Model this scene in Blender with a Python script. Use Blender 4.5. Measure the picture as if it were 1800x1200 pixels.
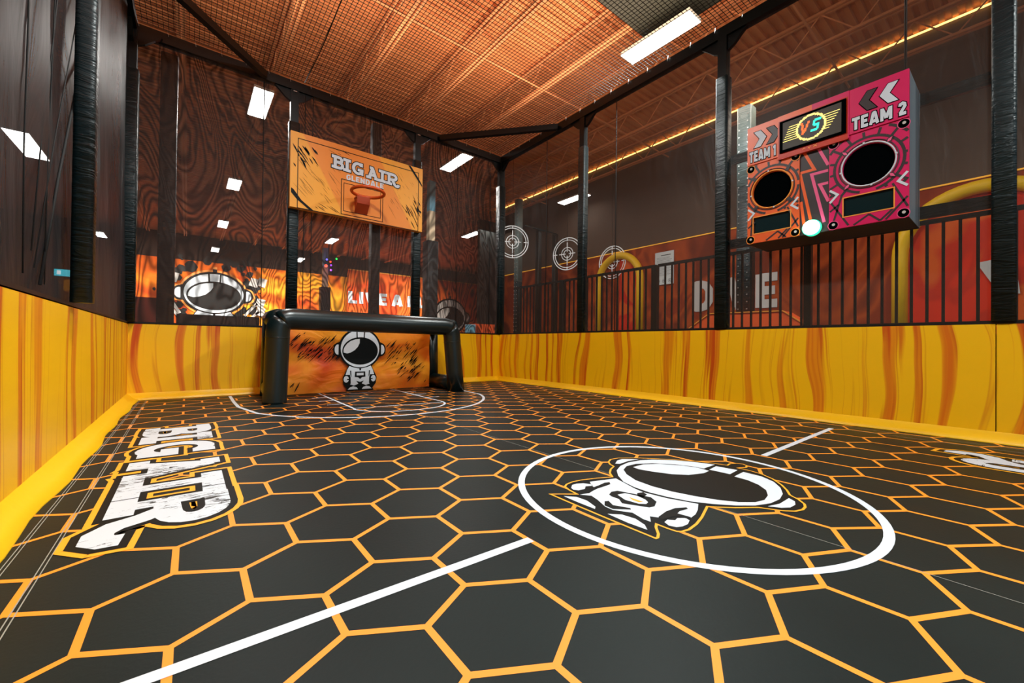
import bpy, bmesh, math, random
from mathutils import Vector, Matrix, Euler
for o in list(bpy.data.objects): bpy.data.objects.remove(o)
SC = bpy.context.scene; COL = SC.collection
V = Vector
# ------------------------------------------------------------------ camera
FPX = 719.3
CAM = V((-.8698, -1.5192, .9482))
ROT = Euler((1.5791, -.0116, -.67), 'XYZ')
cd = bpy.data.cameras.new('camera'); cam = bpy.data.objects.new('camera', cd); COL.objects.link(cam)
cam.location = CAM; cam.rotation_euler = ROT
cd.sensor_width = 36; cd.lens = 36*FPX/1800; cd.clip_start = .02; cd.clip_end = 200
SC.camera = cam
SC.view_settings.view_transform = 'Standard'; SC.view_settings.look = 'None'
SC.view_settings.gamma = 1; SC.view_settings.use_curve_mapping = False
SC.view_settings.exposure = 0.15
RM = ROT.to_matrix()
# court: x along the back wall, y depth, z up (metres)
XL, XR, YB, YF, HP, H = -1.613, 5.692, 7.322, -7.3, 1.222, 5.819
ZD, XW, YW = 8.0, 11.8, 33.0
def at(u, v, ax, val):
    d = RM @ V(((u-900)/FPX, -(v-600)/FPX, -1)); t = (val-CAM[ax])/d[ax]
    return CAM + d*t
# ------------------------------------------------------------------ light
w = bpy.data.worlds.new('world'); SC.world = w; w.use_nodes = True
w.node_tree.nodes['Background'].inputs[0].default_value = (.75, .82, .9, 1)
w.node_tree.nodes['Background'].inputs[1].default_value = .65
def area(name, loc, sx, sy, power, col=(1, 1, 1), rot=(0, 0, 0), spread=180):
    l = bpy.data.lights.new(name, 'AREA'); l.shape = 'RECTANGLE'; l.size = sx; l.size_y = sy
    l.energy = power; l.color = col; l.spread = math.radians(spread)
    o = bpy.data.objects.new(name, l); o.location = loc; o.rotation_euler = rot; COL.objects.link(o); return o
COURT_LAMPS = [(.45, 2.8), (5.98, 2.8), (.45, -3.6), (5.98, -3.6)]
for x, y in COURT_LAMPS: area('court_light', (x, y, 6.66), .36, 1.4, 330, (.93, 1, .98))
area('hall_light', (.42, 10, 6.66), .36, 1.4, 260, (1, .97, .92))
area('hall_light', (5.74, 9.8, 6.66), .36, 1.4, 260, (1, .97, .92))
area('hall_light', (.4, 20, 6.66), 1, 8, 220, (1, .95, .88))
area('hall_light', (10.9, 17, 6.66), 1, 5, 160, (1, .95, .88))
area('side_light', (8.9, 3.0, 6.6), .4, 6, 110, (1, .85, .7))
for x in (-2, 5, 13): area('added_mural_fill', (x, 26.5, 6.66), 4, .5, 650, (1, .93, .82), (math.radians(52), 0, 0), 95)  # extra lights added to brighten the far mural, not tied to any fixture
# orange area lights added above the frame to brighten the deck, no fixtures there
for x, y, p in ((XL+.2, 2.5, 215), (XR-.4, 3.0, 200), (2, YB-1, 80), (9.5, 5, 6)):
    area('added_deck_fill', (x, y, H+.35), 1.2 if x != 2 else 5, 7 if x != 2 else .4, p, (1, .72, .48), (math.pi, 0, 0))
# ------------------------------------------------------------------ materials
def lin(c):
    return tuple(((x/255)/12.92 if x/255 <= .04045 else ((x/255+.055)/1.055)**2.4) for x in c)+(1,)
def mat(name, rgb, rough=.5, spec=.5, emit=None, es=0, metal=0):
    m = bpy.data.materials.new(name); m.use_nodes = True; b = m.node_tree.nodes['Principled BSDF']
    b.inputs['Base Color'].default_value = lin(rgb); b.inputs['Roughness'].default_value = rough
    b.inputs['Specular IOR Level'].default_value = spec; b.inputs['Metallic'].default_value = metal
    if emit: b.inputs['Emission Color'].default_value = lin(emit); b.inputs['Emission Strength'].default_value = es
    return m
class N:
    def __init__(s, m): s.t = m.node_tree; s.m = m; s.b = s.t.nodes.get('Principled BSDF')
    def n(s, typ, **k):
        q = s.t.nodes.new(typ)
        for a, b in k.items():
            if a.startswith('_'): setattr(q, a[1:], b)
        return q
    def l(s, a, b): s.t.links.new(a, b)
    def pos(s, sx=1, sy=1, sz=1):
        g = s.n('ShaderNodeNewGeometry'); mp = s.n('ShaderNodeMapping'); mp.inputs['Scale'].default_value = (sx, sy, sz)
        s.l(g.outputs['Position'], mp.inputs['Vector']); return mp.outputs[0]
    def noise(s, vec, scale=1, detail=2, dist=0, rough=.5):
        q = s.n('ShaderNodeTexNoise'); q.inputs['Scale'].default_value = scale; q.inputs['Detail'].default_value = detail
        q.inputs['Distortion'].default_value = dist; q.inputs['Roughness'].default_value = rough
        s.l(vec, q.inputs['Vector']); return q.outputs['Fac']
    def ramp(s, fac, stops, interp='LINEAR'):
        q = s.n('ShaderNodeValToRGB'); q.color_ramp.interpolation = interp; e = q.color_ramp.elements
        while len(e) < len(stops): e.new(.5)
        for k, (p, c) in enumerate(stops): e[k].position = p; e[k].color = c if len(c) == 4 else lin(c)
        s.l(fac, q.inputs[0]); return q.outputs[0]
    def math(s, op, a, b=None, c=None):
        q = s.n('ShaderNodeMath'); q.operation = op
        for k, x in enumerate((a, b, c)):
            if x is None: continue
            if isinstance(x, (int, float)): q.inputs[k].default_value = x
            else: s.l(x, q.inputs[k])
        return q.outputs[0]
    def mix(s, f, a, b):
        q = s.n('ShaderNodeMix'); q.data_type = 'RGBA'
        for k, x in ((0, f), (6, a), (7, b)):
            if isinstance(x, (int, float)): q.inputs[k].default_value = x
            elif isinstance(x, tuple): q.inputs[k].default_value = x
            else: s.l(x, q.inputs[k])
        return q.outputs[2]
    def bump(s, h, st=.3, d=.02):
        q = s.n('ShaderNodeBump'); q.inputs['Strength'].default_value = st; q.inputs['Distance'].default_value = d
        s.l(h, q.inputs['Height']); s.l(q.outputs[0], s.b.inputs['Normal'])
    def comb(s, x, y, z):
        q = s.n('ShaderNodeCombineXYZ')
        for k, a in enumerate((x, y, z)):
            if isinstance(a, (int, float)): q.inputs[k].default_value = a
            else: s.l(a, q.inputs[k])
        return q.outputs[0]
    def sep(s, vec):
        q = s.n('ShaderNodeSeparateXYZ'); s.l(vec, q.inputs[0]); return q.outputs
M = {}
# court vinyl
m = M['court'] = mat('court_vinyl_black', (38, 38, 34), .5, .2); n = N(m)
p = n.pos(); f = n.noise(p, .9, 5); f2 = n.noise(p, 60, 2)
n.l(n.ramp(f, [(.3, (12, 22, 22)), (.7, (17, 29, 28))]), n.b.inputs['Base Color'])
n.l(n.ramp(f, [(.2, (.40, .40, .40, 1)), (.8, (.56, .56, .56, 1))]), n.b.inputs['Roughness']); n.bump(n.math('ADD', f2, n.math('MULTIPLY', f, 6)), .12, .004)
M['line'] = mat('print_orange', (250, 150, 35), .5)
M['lineyel'] = mat('print_amber', (250, 172, 30), .5)
M['white'] = mat('print_white', (212, 221, 230), .5, .3)
m = M['distress'] = mat('print_white_worn', (236, 240, 244), .5); n = N(m); p = n.pos(1, 1.0, 1)
a = n.noise(n.pos(9, 34, 9), 1, 4, 1.2, .7); b_ = n.noise(n.pos(), 1.6, 2)
k = n.math('GREATER_THAN', n.math('ADD', a, n.math('MULTIPLY', b_, .8)), 1.04)
n.l(n.mix(k, lin((212, 221, 230)), lin((30, 34, 34))), n.b.inputs['Base Color'])
M['black'] = mat('print_black', (8, 14, 15), .5, .15)
M['stitch'] = mat('white_thread', (150, 150, 140), .7)
# yellow painted streak pads; axis = running coordinate
def pad_mat(name, ax):
    m = mat(name, (240, 175, 8), .42, .5); n = N(m); g = n.n('ShaderNodeNewGeometry'); x, y, z = n.sep(g.outputs['Position'])
    s = (x, y)[ax]
    w1 = n.noise(n.comb(n.math('MULTIPLY', s, .55), 3.1, n.math('MULTIPLY', z, .55)), 1, 1)
    sw = n.math('ADD', s, n.math('MULTIPLY', n.math('SUBTRACT', w1, .5), .5))          # curved drip coordinate
    sw = n.math('ADD', sw, n.math('MULTIPLY', n.noise(n.comb(n.math('MULTIPLY', s, 2.2), 8.4, n.math('MULTIPLY', z, .7)), 1, 1), .12))
    band = n.noise(n.comb(n.math('MULTIPLY', sw, 5.2), 0, n.math('MULTIPLY', z, .12)), 1, 1)
    fine = n.noise(n.comb(n.math('MULTIPLY', sw, 26), 5, n.math('MULTIPLY', z, .35)), 1, 2)
    red = n.noise(n.comb(n.math('MULTIPLY', sw, 8.5), 9, n.math('MULTIPLY', z, .5)), 1, 1)
    bm = n.ramp(n.math('ADD', band, n.math('MULTIPLY', n.math('SUBTRACT', fine, .5), .16)), [(.53, (0, 0, 0, 1)), (.56, (.75, .75, .75, 1)), (.68, (1, 1, 1, 1))])
    c = n.mix(bm, lin((254, 196, 2)), n.mix(n.ramp(fine, [(.35, (0, 0, 0, 1)), (.65, (1, 1, 1, 1))]), lin((236, 146, 8)), lin((222, 112, 6))))
    rm = n.math('MULTIPLY', n.ramp(red, [(.56, (0, 0, 0, 1)), (.62, (1, 1, 1, 1))]), bm)
    c = n.mix(n.math('MULTIPLY', rm, .85), c, lin((196, 52, 4)))
    thin = n.ramp(n.noise(n.comb(n.math('MULTIPLY', sw, 7.5), 14, n.math('MULTIPLY', z, .2)), 1, 1), [(.46, (0, 0, 0, 1)), (.485, (1, 1, 1, 1)), (.51, (0, 0, 0, 1))])
    c = n.mix(n.math('MULTIPLY', n.math('MULTIPLY', thin, .5), n.ramp(band, [(.42, (0, 0, 0, 1)), (.5, (1, 1, 1, 1))])), c, lin((205, 90, 4)))
    n.l(c, n.b.inputs['Base Color'])
    n.bump(n.noise(n.comb(n.math('MULTIPLY', s, 1.5), 1, n.math('MULTIPLY', z, 3)), 1, 2), .25, .03); return m
M['padx'] = pad_mat('pad_streaks_x', 0); M['pady'] = pad_mat('pad_streaks_y', 1)
m = M['yellow'] = mat('yellow_vinyl', (252, 196, 4), .4); n = N(m); n.bump(n.noise(n.pos(), 3, 3, .5), .3, .03)
m = M['vinyl'] = mat('black_vinyl', (5, 29, 33), .42, .4); n = N(m)
n.bump(n.noise(n.pos(2.5, 2.5, 16), 1, 3, 1.6, .55), .75, .03)
M['steel'] = mat('black_steel', (2, 10, 12), .45, .3)
M['tube'] = mat('black_inflatable', (8, 27, 29), .3, .55); n = N(M['tube']); n.bump(n.noise(n.pos(), 5, 2), .12, .02)
M['rope'] = mat('black_rope', (14, 14, 13), .8)
M['netrope'] = mat('net_twine', (10, 8, 6), .85)
M['rail'] = mat('rail_black', (9, 12, 12), .5)
M['trim'] = mat('trim_dark', (22, 19, 19), .5, .3)
m = M['deck'] = mat('steel_deck_orange', (214, 140, 90), .6, .25); n = N(m)
n.l(n.ramp(n.noise(n.pos(.4, 2.2, 1), 1, 3), [(.3, (206, 134, 88)), (.7, (228, 158, 108))]), n.b.inputs['Base Color'])
M['joist'] = mat('joist_orange', (220, 154, 110), .6, .25)
def sheet(name, rgb, base, moire=0, spec=.5, rough=.35, sheen=0, freq=60, streak=0):
    m = mat(name, rgb, rough, spec); n = N(m); out = n.t.nodes['Material Output']
    tr = n.n('ShaderNodeBsdfTransparent'); mx = n.n('ShaderNodeMixShader')
    fac = None
    if moire:
        q = n.noise(n.pos(1.05, 1.05, .42), 1.0, 3.2, .9, .42)
        s = n.math('SINE', n.math('MULTIPLY', q, freq))
        am = n.noise(n.pos(.8, .8, .8), 1.3, 1)
        fac = n.math('ADD', base, n.math('MULTIPLY', n.math('MULTIPLY', s, moire), n.math('ADD', .35, am)))
        n.l(n.mix(n.math('MULTIPLY', n.math('ADD', s, 1), .5), lin(tuple(int(c*1.25) for c in rgb)), lin(tuple(int(c*.72) for c in rgb))), n.b.inputs['Base Color'])
    elif streak:
        q = n.noise(n.pos(1.2, 1.2, .35), 1.1, 4, 1.0)
        fac = n.math('ADD', base-streak/2, n.math('MULTIPLY', q, streak)); n.bump(n.noise(n.pos(1.5, 1.5, .5), 1.6, 4, 1.2), .5, .05)
    if fac is None: mx.inputs[0].default_value = base
    else: n.l(fac, mx.inputs[0])
    n.l(tr.outputs[0], mx.inputs[1]); n.l(n.b.outputs[0], mx.inputs[2]); n.l(mx.outputs[0], out.inputs[0]); return m
M['netback'] = sheet('mesh_netting_rippled', (72, 56, 51), .62, .28, .15, .7, freq=130)
M['netright'] = sheet('mesh_netting_smooth', (62, 52, 46), .52, 0, .3, .4, streak=.24)
M['netleft'] = sheet('mesh_netting_dark_sheen', (36, 37, 39), .78, 0, .22, .5, streak=.3)
m = M['hallwall'] = mat('hall_wall_brown', (92, 76, 66), .9, .2)
M['hallwall2'] = mat('hall_wall_brown_far', (48, 35, 29), .9, .2)
M['concrete'] = mat('concrete', (60, 55, 52), .8)
m = M['redwall'] = mat('mural_red_brown', (150, 62, 26), .8, .2); n = N(m)
q = n.noise(n.pos(1, .45, .45), 1.0, 2, 1.5)
n.l(n.ramp(q, [(.40, (112, 42, 18)), (.47, (150, 60, 24)), (.53, (176, 76, 28)), (.6, (140, 50, 20))]), n.b.inputs['Base Color'])
m = M['redbright'] = mat('mural_bright_red', (214, 44, 14), .7, .2); n = N(m)
q = n.noise(n.pos(1, .8, .5), 1.1, 2, 1)
n.l(n.ramp(q, [(.42, (226, 46, 12)), (.46, (200, 40, 12)), (.54, (206, 44, 12)), (.58, (222, 92, 26))]), n.b.inputs['Base Color'])
m = M['flame'] = mat('mural_orange', (240, 130, 20), .8, .2); n = N(m)
q = n.noise(n.pos(.22, 1, .22), 1.0, 4, 1.5)
n.l(n.ramp(q, [(.36, (170, 52, 10)), (.46, (226, 104, 18)), (.56, (246, 160, 36)), (.66, (250, 196, 40))]), n.b.inputs['Base Color'])
m = M['bannerfar'] = mat('banner_orange_red', (232, 96, 32), .8, .2); n = N(m)
n.l(n.ramp(n.noise(n.pos(.3, 1, .3), 1, 3, 1), [(.4, (212, 66, 20)), (.6, (240, 118, 44))]), n.b.inputs['Base Color'])
m = M['goalban'] = mat('goal_banner_print', (220, 120, 30), .42, .4); n = N(m)
q = n.noise(n.pos(1.0, 1, 1.3), 1, 2, .6)
n.l(n.ramp(q, [(.30, (190, 56, 6)), (.46, (226, 108, 16)), (.58, (240, 148, 32)), (.7, (246, 168, 46))]), n.b.inputs['Base Color'])
n.bump(n.noise(n.pos(2.0, 1, 3.2), 1, 2, 1.5, .4), .55, .06)
m = M['board'] = mat('backboard_orange', (240, 150, 40), .5); n = N(m)
q = n.math('ADD', n.noise(n.pos(.5, 1, .5), 1, 1), 0)
g = n.n('ShaderNodeNewGeometry'); x, y, z = n.sep(g.outputs['Position'])
dd = n.math('ABSOLUTE', n.math('ADD', n.math('SUBTRACT', x, 1.97), n.math('MULTIPLY', n.math('SUBTRACT', z, 4.2), .55)))
n.l(n.ramp(n.math('MULTIPLY', dd, .5), [(.0, (238, 136, 38)), (.36, (240, 142, 40)), (.38, (248, 168, 42))]), n.b.inputs['Base Color'])
M['boardedge'] = mat('backboard_edge', (240, 160, 50), .5)
M['rim'] = mat('rim_orange_red', (208, 78, 20), .4)
M['bracket'] = mat('bracket_red', (176, 62, 20), .5)
M['archyel'] = mat('arch_yellow_vinyl', (244, 194, 10), .5); n = N(M['archyel']); n.bump(n.noise(n.pos(), 7, 3), .4, .02)
M['orangepad'] = mat('orange_pad', (236, 88, 24), .6)
M['poster'] = mat('poster_white', (215, 222, 222), .6)
M['ink'] = mat('poster_ink', (90, 95, 95), .7)
M['greywhite'] = mat('faded_white_paint', (196, 192, 188), .8)
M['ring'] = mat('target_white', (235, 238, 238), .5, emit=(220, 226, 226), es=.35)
M['neon'] = mat('neon_warm', (255, 220, 120), emit=(255, 205, 110), es=5)
M['neon2'] = mat('neon_warm_dim', (230, 170, 60), emit=(235, 160, 40), es=.9)
M['lamp'] = mat('lamp_diffuser', (255, 255, 255), emit=(255, 252, 246), es=14)
M['lampbody'] = mat('lamp_housing', (200, 200, 195), .5)
M['orange'] = mat('cabinet_orange', (236, 98, 38), .35); M['pink'] = mat('cabinet_magenta', (214, 20, 92), .35)
M['pinkl'] = mat('cabinet_light_pink', (236, 92, 140), .4)
M['redor'] = mat('cabinet_red', (196, 46, 12), .35)
M['dark'] = mat('cabinet_dark', (50, 42, 44), .4); M['hole'] = mat('hole_black', (4, 6, 7), 1, 0)
M['grey'] = mat('cabinet_grey', (108, 120, 128), .45); M['under'] = mat('cabinet_underside', (52, 40, 24), .6)
M['amber'] = mat('cabinet_amber_line', (250, 160, 60), .4); M['teal'] = mat('tinted_glass', (14, 34, 36), .12, .8)
M['ball'] = mat('print_grey_ball', (90, 90, 92), .3)
M['led'] = mat('led_screen', (44, 40, 34), .5, emit=(60, 48, 34), es=.25)
M['ledy'] = mat('led_yellow', (250, 225, 120), emit=(250, 224, 120), es=1.1)
M['ledo'] = mat('led_orange', (240, 100, 40), emit=(244, 96, 36), es=1.1)
M['ledt'] = mat('led_teal', (50, 210, 190), emit=(40, 214, 190), es=1.0)
M['lamp_g'] = mat('round_lamp', (240, 255, 250), emit=(225, 255, 245), es=4)
M['lamp_gr'] = mat('round_lamp_rim', (60, 220, 160), emit=(50, 225, 160), es=1.5)
M['cream'] = mat('column_cream', (226, 205, 170), .7); M['blue'] = mat('column_blue', (110, 180, 205), .7)
M['ltvinyl'] = mat('silver_vinyl', (120, 140, 138), .3, .6); N(M['ltvinyl']).bump(N(M['ltvinyl']).noise(N(M['ltvinyl']).pos(2.5, 2.5, 16), 1, 3, 1.6), .75, .03)
M['stud'] = mat('steel_stud', (200, 200, 196), .3, metal=.8)
M['curtain'] = mat('dark_curtain', (30, 36, 34), .8)
M['darkpanel'] = mat('dark_green_panel', (28, 32, 26), .7)
for nm, c, s in (('dr', (255, 60, 40), 14), ('dp', (170, 80, 255), 12), ('dg', (20, 220, 70), 5), ('db', (90, 90, 255), 12)): M[nm] = mat('party_'+nm, c, emit=c, es=s)
M['sign'] = mat('cyan_sign', (60, 200, 220), emit=(70, 205, 225), es=1.6)
M['signw'] = mat('sign_white', (240, 250, 255), emit=(240, 250, 255), es=2)
M['chair'] = mat('box_dark_red', (120, 40, 22), .7)
# ------------------------------------------------------------------ mesh builder
class MB:
    def __init__(s): s.v = []; s.f = []; s.m = []; s.mats = []; s.sm = []
    def mi(s, k):
        if k not in s.mats: s.mats.append(k)
        return s.mats.index(k)
    def add(s, vs, fs, k, smooth=False):
        b = len(s.v); s.v += [tuple(x) for x in vs]; i = s.mi(k)
        for f in fs: s.f.append([b+q for q in f]); s.m.append(i); s.sm.append(smooth)
        return s
    def box(s, a, b, k):
        (x0, y0, z0), (x1, y1, z1) = a, b
        vs = [(x, y, z) for z in (z0, z1) for y in (y0, y1) for x in (x0, x1)]
        return s.add(vs, [(0, 2, 3, 1), (4, 5, 7, 6), (0, 1, 5, 4), (2, 6, 7, 3), (0, 4, 6, 2), (1, 3, 7, 5)], k)
    def beam(s, a, b, wd, ht, k, up=(0, 0, 1)):
        a = V(a); b = V(b); d = (b-a).normalized(); up = V(up)
        if abs(d.dot(up)) > .99: up = V((0, 1, 0))
        r = d.cross(up).normalized(); u = r.cross(d).normalized()
        vs = [p+r*(wd/2)*i+u*(ht/2)*j for p in (a, b) for i, j in ((-1, -1), (1, -1), (1, 1), (-1, 1))]
        return s.add(vs, [(0, 1, 2, 3), (7, 6, 5, 4), (0, 4, 5, 1), (1, 5, 6, 2), (2, 6, 7, 3), (3, 7, 4, 0)], k)
    def rbeam(s, a, b, wd, ht, k, r=.03, n=4, seg=1):
        # rounded-corner padded beam
        a = V(a); b = V(b); d = (b-a).normalized(); up = V((0, 0, 1)) if abs(d.z) < .9 else V((0, 1, 0))
        rr = d.cross(up).normalized(); u = rr.cross(d).normalized(); prof = []
        for cx, cy, a0 in ((1, 1, 0), (-1, 1, 90), (-1, -1, 180), (1, -1, 270)):
            for q in range(n+1):
                t = math.radians(a0+90*q/n); prof.append((cx*(wd/2-r)+r*math.cos(t), cy*(ht/2-r)+r*math.sin(t)))
        L = len(prof); vs = []
        for i in range(seg+1):
            p = a.lerp(b, i/seg); vs += [p+rr*x+u*y for x, y in prof]
        fs = [(i*L+j, i*L+(j+1) % L, (i+1)*L+(j+1) % L, (i+1)*L+j) for i in range(seg) for j in range(L)]
        fs += [tuple(range(L))[::-1], tuple(range(seg*L, seg*L+L))]
        return s.add(vs, fs, k, True)
    def tube(s, pts, r, k, n=10, closed=False, cap=True):
        pts = [V(p) for p in pts]; c = len(pts); vs = []; fs = []; prev = None
        for i, p in enumerate(pts):
            if closed: d = (pts[(i+1) % c]-pts[i-1]).normalized()
            else: d = (pts[min(i+1, c-1)]-pts[max(i-1, 0)]).normalized()
            if prev is None:
                x = d.cross(V((0, 0, 1)));  x = x if x.length > .1 else d.cross(V((0, 1, 0)))
            else: x = prev-d*prev.dot(d)
            x.normalize(); prev = x; y = d.cross(x); rr = r[i] if isinstance(r, (list, tuple)) else r
            vs += [p+(x*math.cos(2*math.pi*j/n)+y*math.sin(2*math.pi*j/n))*rr for j in range(n)]
        for i in range(c if closed else c-1):
            for j in range(n): fs.append((i*n+j, i*n+(j+1) % n, ((i+1) % c)*n+(j+1) % n, ((i+1) % c)*n+j))
        if cap and not closed: fs += [tuple(range(n))[::-1], tuple(range((c-1)*n, c*n))]
        return s.add(vs, fs, k, True)
    def prism(s, pts, vec, k):
        pts = [V(p) for p in pts]; vec = V(vec); L = len(pts)
        s.add(pts+[p+vec for p in pts], [tuple(range(L))[::-1], tuple(range(L, 2*L))]+[(i, (i+1) % L, L+(i+1) % L, L+i) for i in range(L)], k)
        return s
    def build(s, name, parent=None, label=None, cat=None, group=None, kind=None):
        me = bpy.data.meshes.new(name); me.from_pydata(s.v, [], s.f)
        for k in s.mats: me.materials.append(M[k])
        me.polygons.foreach_set('material_index', s.m); me.polygons.foreach_set('use_smooth', s.sm)
        bm = bmesh.new(); bm.from_mesh(me)
        big = [f for f in bm.faces if len(f.verts) > 4]
        if big: bmesh.ops.triangulate(bm, faces=big)
        bm.to_mesh(me); bm.free(); me.update()
        o = bpy.data.objects.new(name, me); COL.objects.link(o)
        if parent:
            o.parent = parent
            while parent: o.matrix_parent_inverse = (Matrix.Translation(parent.location)).inverted() @ o.matrix_parent_inverse; parent = parent.parent
        tag(o, label, cat, group, kind); s.last = o.name; return o
def tag(o, label=None, cat=None, group=None, kind=None):
    for a, b in (('label', label), ('category', cat), ('group', group), ('kind', kind)):
        if b: o[a] = b
def thing(name, label, cat, loc, group=None):
    o = bpy.data.objects.new(name, None); o.location = loc; o.empty_display_size = .1; COL.objects.link(o); tag(o, label, cat, group); return o
# flat art on a plane: frame F maps (a,b,h) to world
class F:
    def __init__(s, o, u, v): s.o = V(o); s.u = V(u); s.v = V(v); s.n = s.u.cross(s.v).normalized()
    def p(s, a, b, h=0): return s.o+s.u*a+s.v*b+s.n*h
GROUND = F((0, 0, 0), (1, 0, 0), (0, 1, 0))
def poly(mb, fr, pts, k, h):
    P = [fr.p(a, b, h) for a, b in pts]
    ar = sum((pts[i-1][0]*pts[i][1]-pts[i][0]*pts[i-1][1]) for i in range(len(pts)))
    if ar < 0: P = P[::-1]
    mb.add(P, [tuple(range(len(P)))], k)
def stroke(mb, fr, pts, w, k, h, ext=0, closed=False):
    pts = [V(p).to_2d() if len(p) > 2 else V(p) for p in pts]; n = len(pts)
    if closed: pts = pts+[pts[0], pts[1]]
    else:
        if ext:
            pts[0] = pts[0]+(pts[0]-pts[1]).normalized()*ext; pts[-1] = pts[-1]+(pts[-1]-pts[-2]).normalized()*ext
    L = []; R = []
    c = len(pts)
    for i, p in enumerate(pts):
        ww = w[min(i, len(w)-1)] if isinstance(w, (list, tuple)) else w
        d0 = (p-pts[i-1]).normalized() if i else (pts[1]-p).normalized()
        d1 = (pts[i+1]-p).normalized() if i < c-1 else d0
        t = (d0+d1); t = t.normalized() if t.length > 1e-6 else d0
        nn = V((-t.y, t.x)); sc = 1/max(.45, nn.dot(V((-d0.y, d0.x))))
        L.append(p+nn*ww/2*sc); R.append(p-nn*ww/2*sc)
    if closed: L[0] = L[n]; R[0] = R[n]; L = L[:n+1]; R = R[:n+1]
    for i in range(len(L)-1):
        q = [R[i], R[i+1], L[i+1], L[i]]
        mb.add([fr.p(a.x, a.y, h) for a in q], [(0, 1, 2, 3)], k)
def ell(cx, cy, rx, ry, a0=0, a1=360, n=40):
    return [(cx+rx*math.cos(math.radians(a0+(a1-a0)*i/n)), cy+ry*math.sin(math.radians(a0+(a1-a0)*i/n))) for i in range(n+(1 if a1-a0 < 360 else 0))]
BF = {'T': (.66, [[(0, .89), (.66, .89)], [(.33, 0), (.33, .9)]]), 'E': (.58, [[(.12, 0), (.12, 1)], [(.1, .89), (.58, .89)], [(.1, .5), (.52, .5)], [(.1, .11), (.58, .11)]]),
 'A': (.78, [[(.11, 0), (.33, .93)], [(.67, 0), (.45, .93)], [(.2, .24), (.58, .24)], [(.26, .9), (.52, .9)]]), 'M': (.92, [[(.12, 0), (.12, 1)], [(.8, 0), (.8, 1)], [(.16, .93), (.46, .18)], [(.76, .93), (.46, .18)]]),
 'I': (.24, [[(.12, 0), (.12, 1)]]), 'L': (.56, [[(.12, 0), (.12, 1)], [(.1, .11), (.56, .11)]]), 'V': (.74, [[(.11, 1), (.33, .07)], [(.63, 1), (.41, .07)], [(.26, .1), (.48, .1)]]),
 'D': (.68, [[(.12, 0), (.12, 1)], [(.1, .89), (.3, .89), (.46, .84), (.56, .68), (.56, .32), (.46, .16), (.3, .11), (.1, .11)]]), 'P': (.64, [[(.12, 0), (.12, 1)], [(.1, .89), (.36, .89), (.49, .82), (.53, .68), (.49, .54), (.36, .47), (.1, .47)]]),
 'N': (.7, [[(.12, 0), (.12, 1)], [(.58, 0), (.58, 1)], [(.14, .9), (.56, .1)]]), 'G': (.68, [[(.56, .76), (.46, .87), (.3, .88), (.16, .78), (.12, .5), (.16, .22), (.3, .12), (.46, .13), (.56, .24), (.56, .46)], [(.36, .44), (.66, .44)]]),
 '1': (.4, [[(.28, 0), (.28, 1)], [(.02, .76), (.28, .93)]]), '2': (.6, [[(.1, .7), (.14, .84), (.3, .9), (.45, .82), (.48, .66), (.38, .5), (.12, .14)], [(.06, .11), (.58, .11)]]), ' ': (.08, [])}
def block(mb, fr, body, x0, y0, x1, y1, k, h, w_=.23, ko=None, ob=.07, gap=.1):
    tot = sum(BF[c][0] for c in body)+gap*(len(body)-1); sx = (x1-x0)/tot
    f = F(fr.p(x0, y0), fr.u*sx, fr.v*(y1-y0)); f.n = fr.n
    for li, (kk, e, hh) in enumerate((([(ko, ob, h-.003)] if ko else [])+[(k, 0, h)])):
        x = 0; q = 0
        for c in body:
            for s_ in BF[c][1]: q += 1; stroke(mb, f, [(a+x, b_) for a, b_ in s_], w_+2*e, kk, hh+q*.00006, ext=e)
            x += BF[c][0]+gap
# slab lettering for the BIG AIR mark, drawn as strokes in a box about 5.2 wide, 1 high
def arc(cx, cy, rx, ry, a0, a1, n=10): return [(cx+rx*math.cos(math.radians(a0+(a1-a0)*i/n)), cy+ry*math.sin(math.radians(a0+(a1-a0)*i/n))) for i in range(n+1)]
T_ = .215
def gB(x): return [[(x+.24, .02), (x+.24, .98)], [(x, .12), (x+.3, .12)], [(x, .88), (x+.3, .88)],
    [(x+.2, .89)]+arc(x+.48, .71, .2, .18, 90, -90)+[(x+.3, .52)], [(x+.2, .52)]+arc(x+.52, .31, .22, .2, 90, -90)+[(x+.2, .11)]]
def gI(x): return [[(x+.27, .02), (x+.27, .98)], [(x, .12), (x+.54, .12)], [(x, .88), (x+.54, .88)]]
def gG(x): return [arc(x+.44, .5, .32, .38, 50, 330, 18), [(x+.42, .42), (x+.84, .42)], [(x+.72, .42), (x+.72, .06)], [(x+.68, .98), (x+.68, .7)]]
def gA(x): return [[(x+.2, .04), (x+.48, .9)], [(x+.46, .9), (x+.78, .04)], [(x+.3, .34), (x+.68, .34)], [(x, .12), (x+.38, .12)], [(x+.6, .12), (x+.98, .12)], [(x+.26, .89), (x+.52, .89)]]
def gR(x): return [[(x+.24, .02), (x+.24, .98)], [(x, .12), (x+.48, .12)], [(x, .88), (x+.3, .88)], [(x+.2, .89)]+arc(x+.56, .69, .24, .2, 90, -90)+[(x+.3, .47)],
    [(x+.46, .47), (x+.60, .3), (x+.68, .12), (x+.80, .03), (x+.92, .03), (x+.99, .1), (x+1.0, .2)]]
def bigair_strokes():
    out = []
    for g, x in ((gB, 0), (gI, .78), (gG, 1.38), (gA, 2.42), (gI, 3.36), (gR, 3.92)): out.append(g(x))
    return out
def bigair(mb, fr, layers, h0, dh):
    """layers: list of (material, extra) drawn bottom to top"""
    for li, (k, e) in enumerate(layers):
        q = 0
        for gi, g in enumerate(bigair_strokes()):
            for s in g: q += 1; stroke(mb, fr, s, T_+2*e, k, h0+dh*(li+q/45), ext=e)
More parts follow.
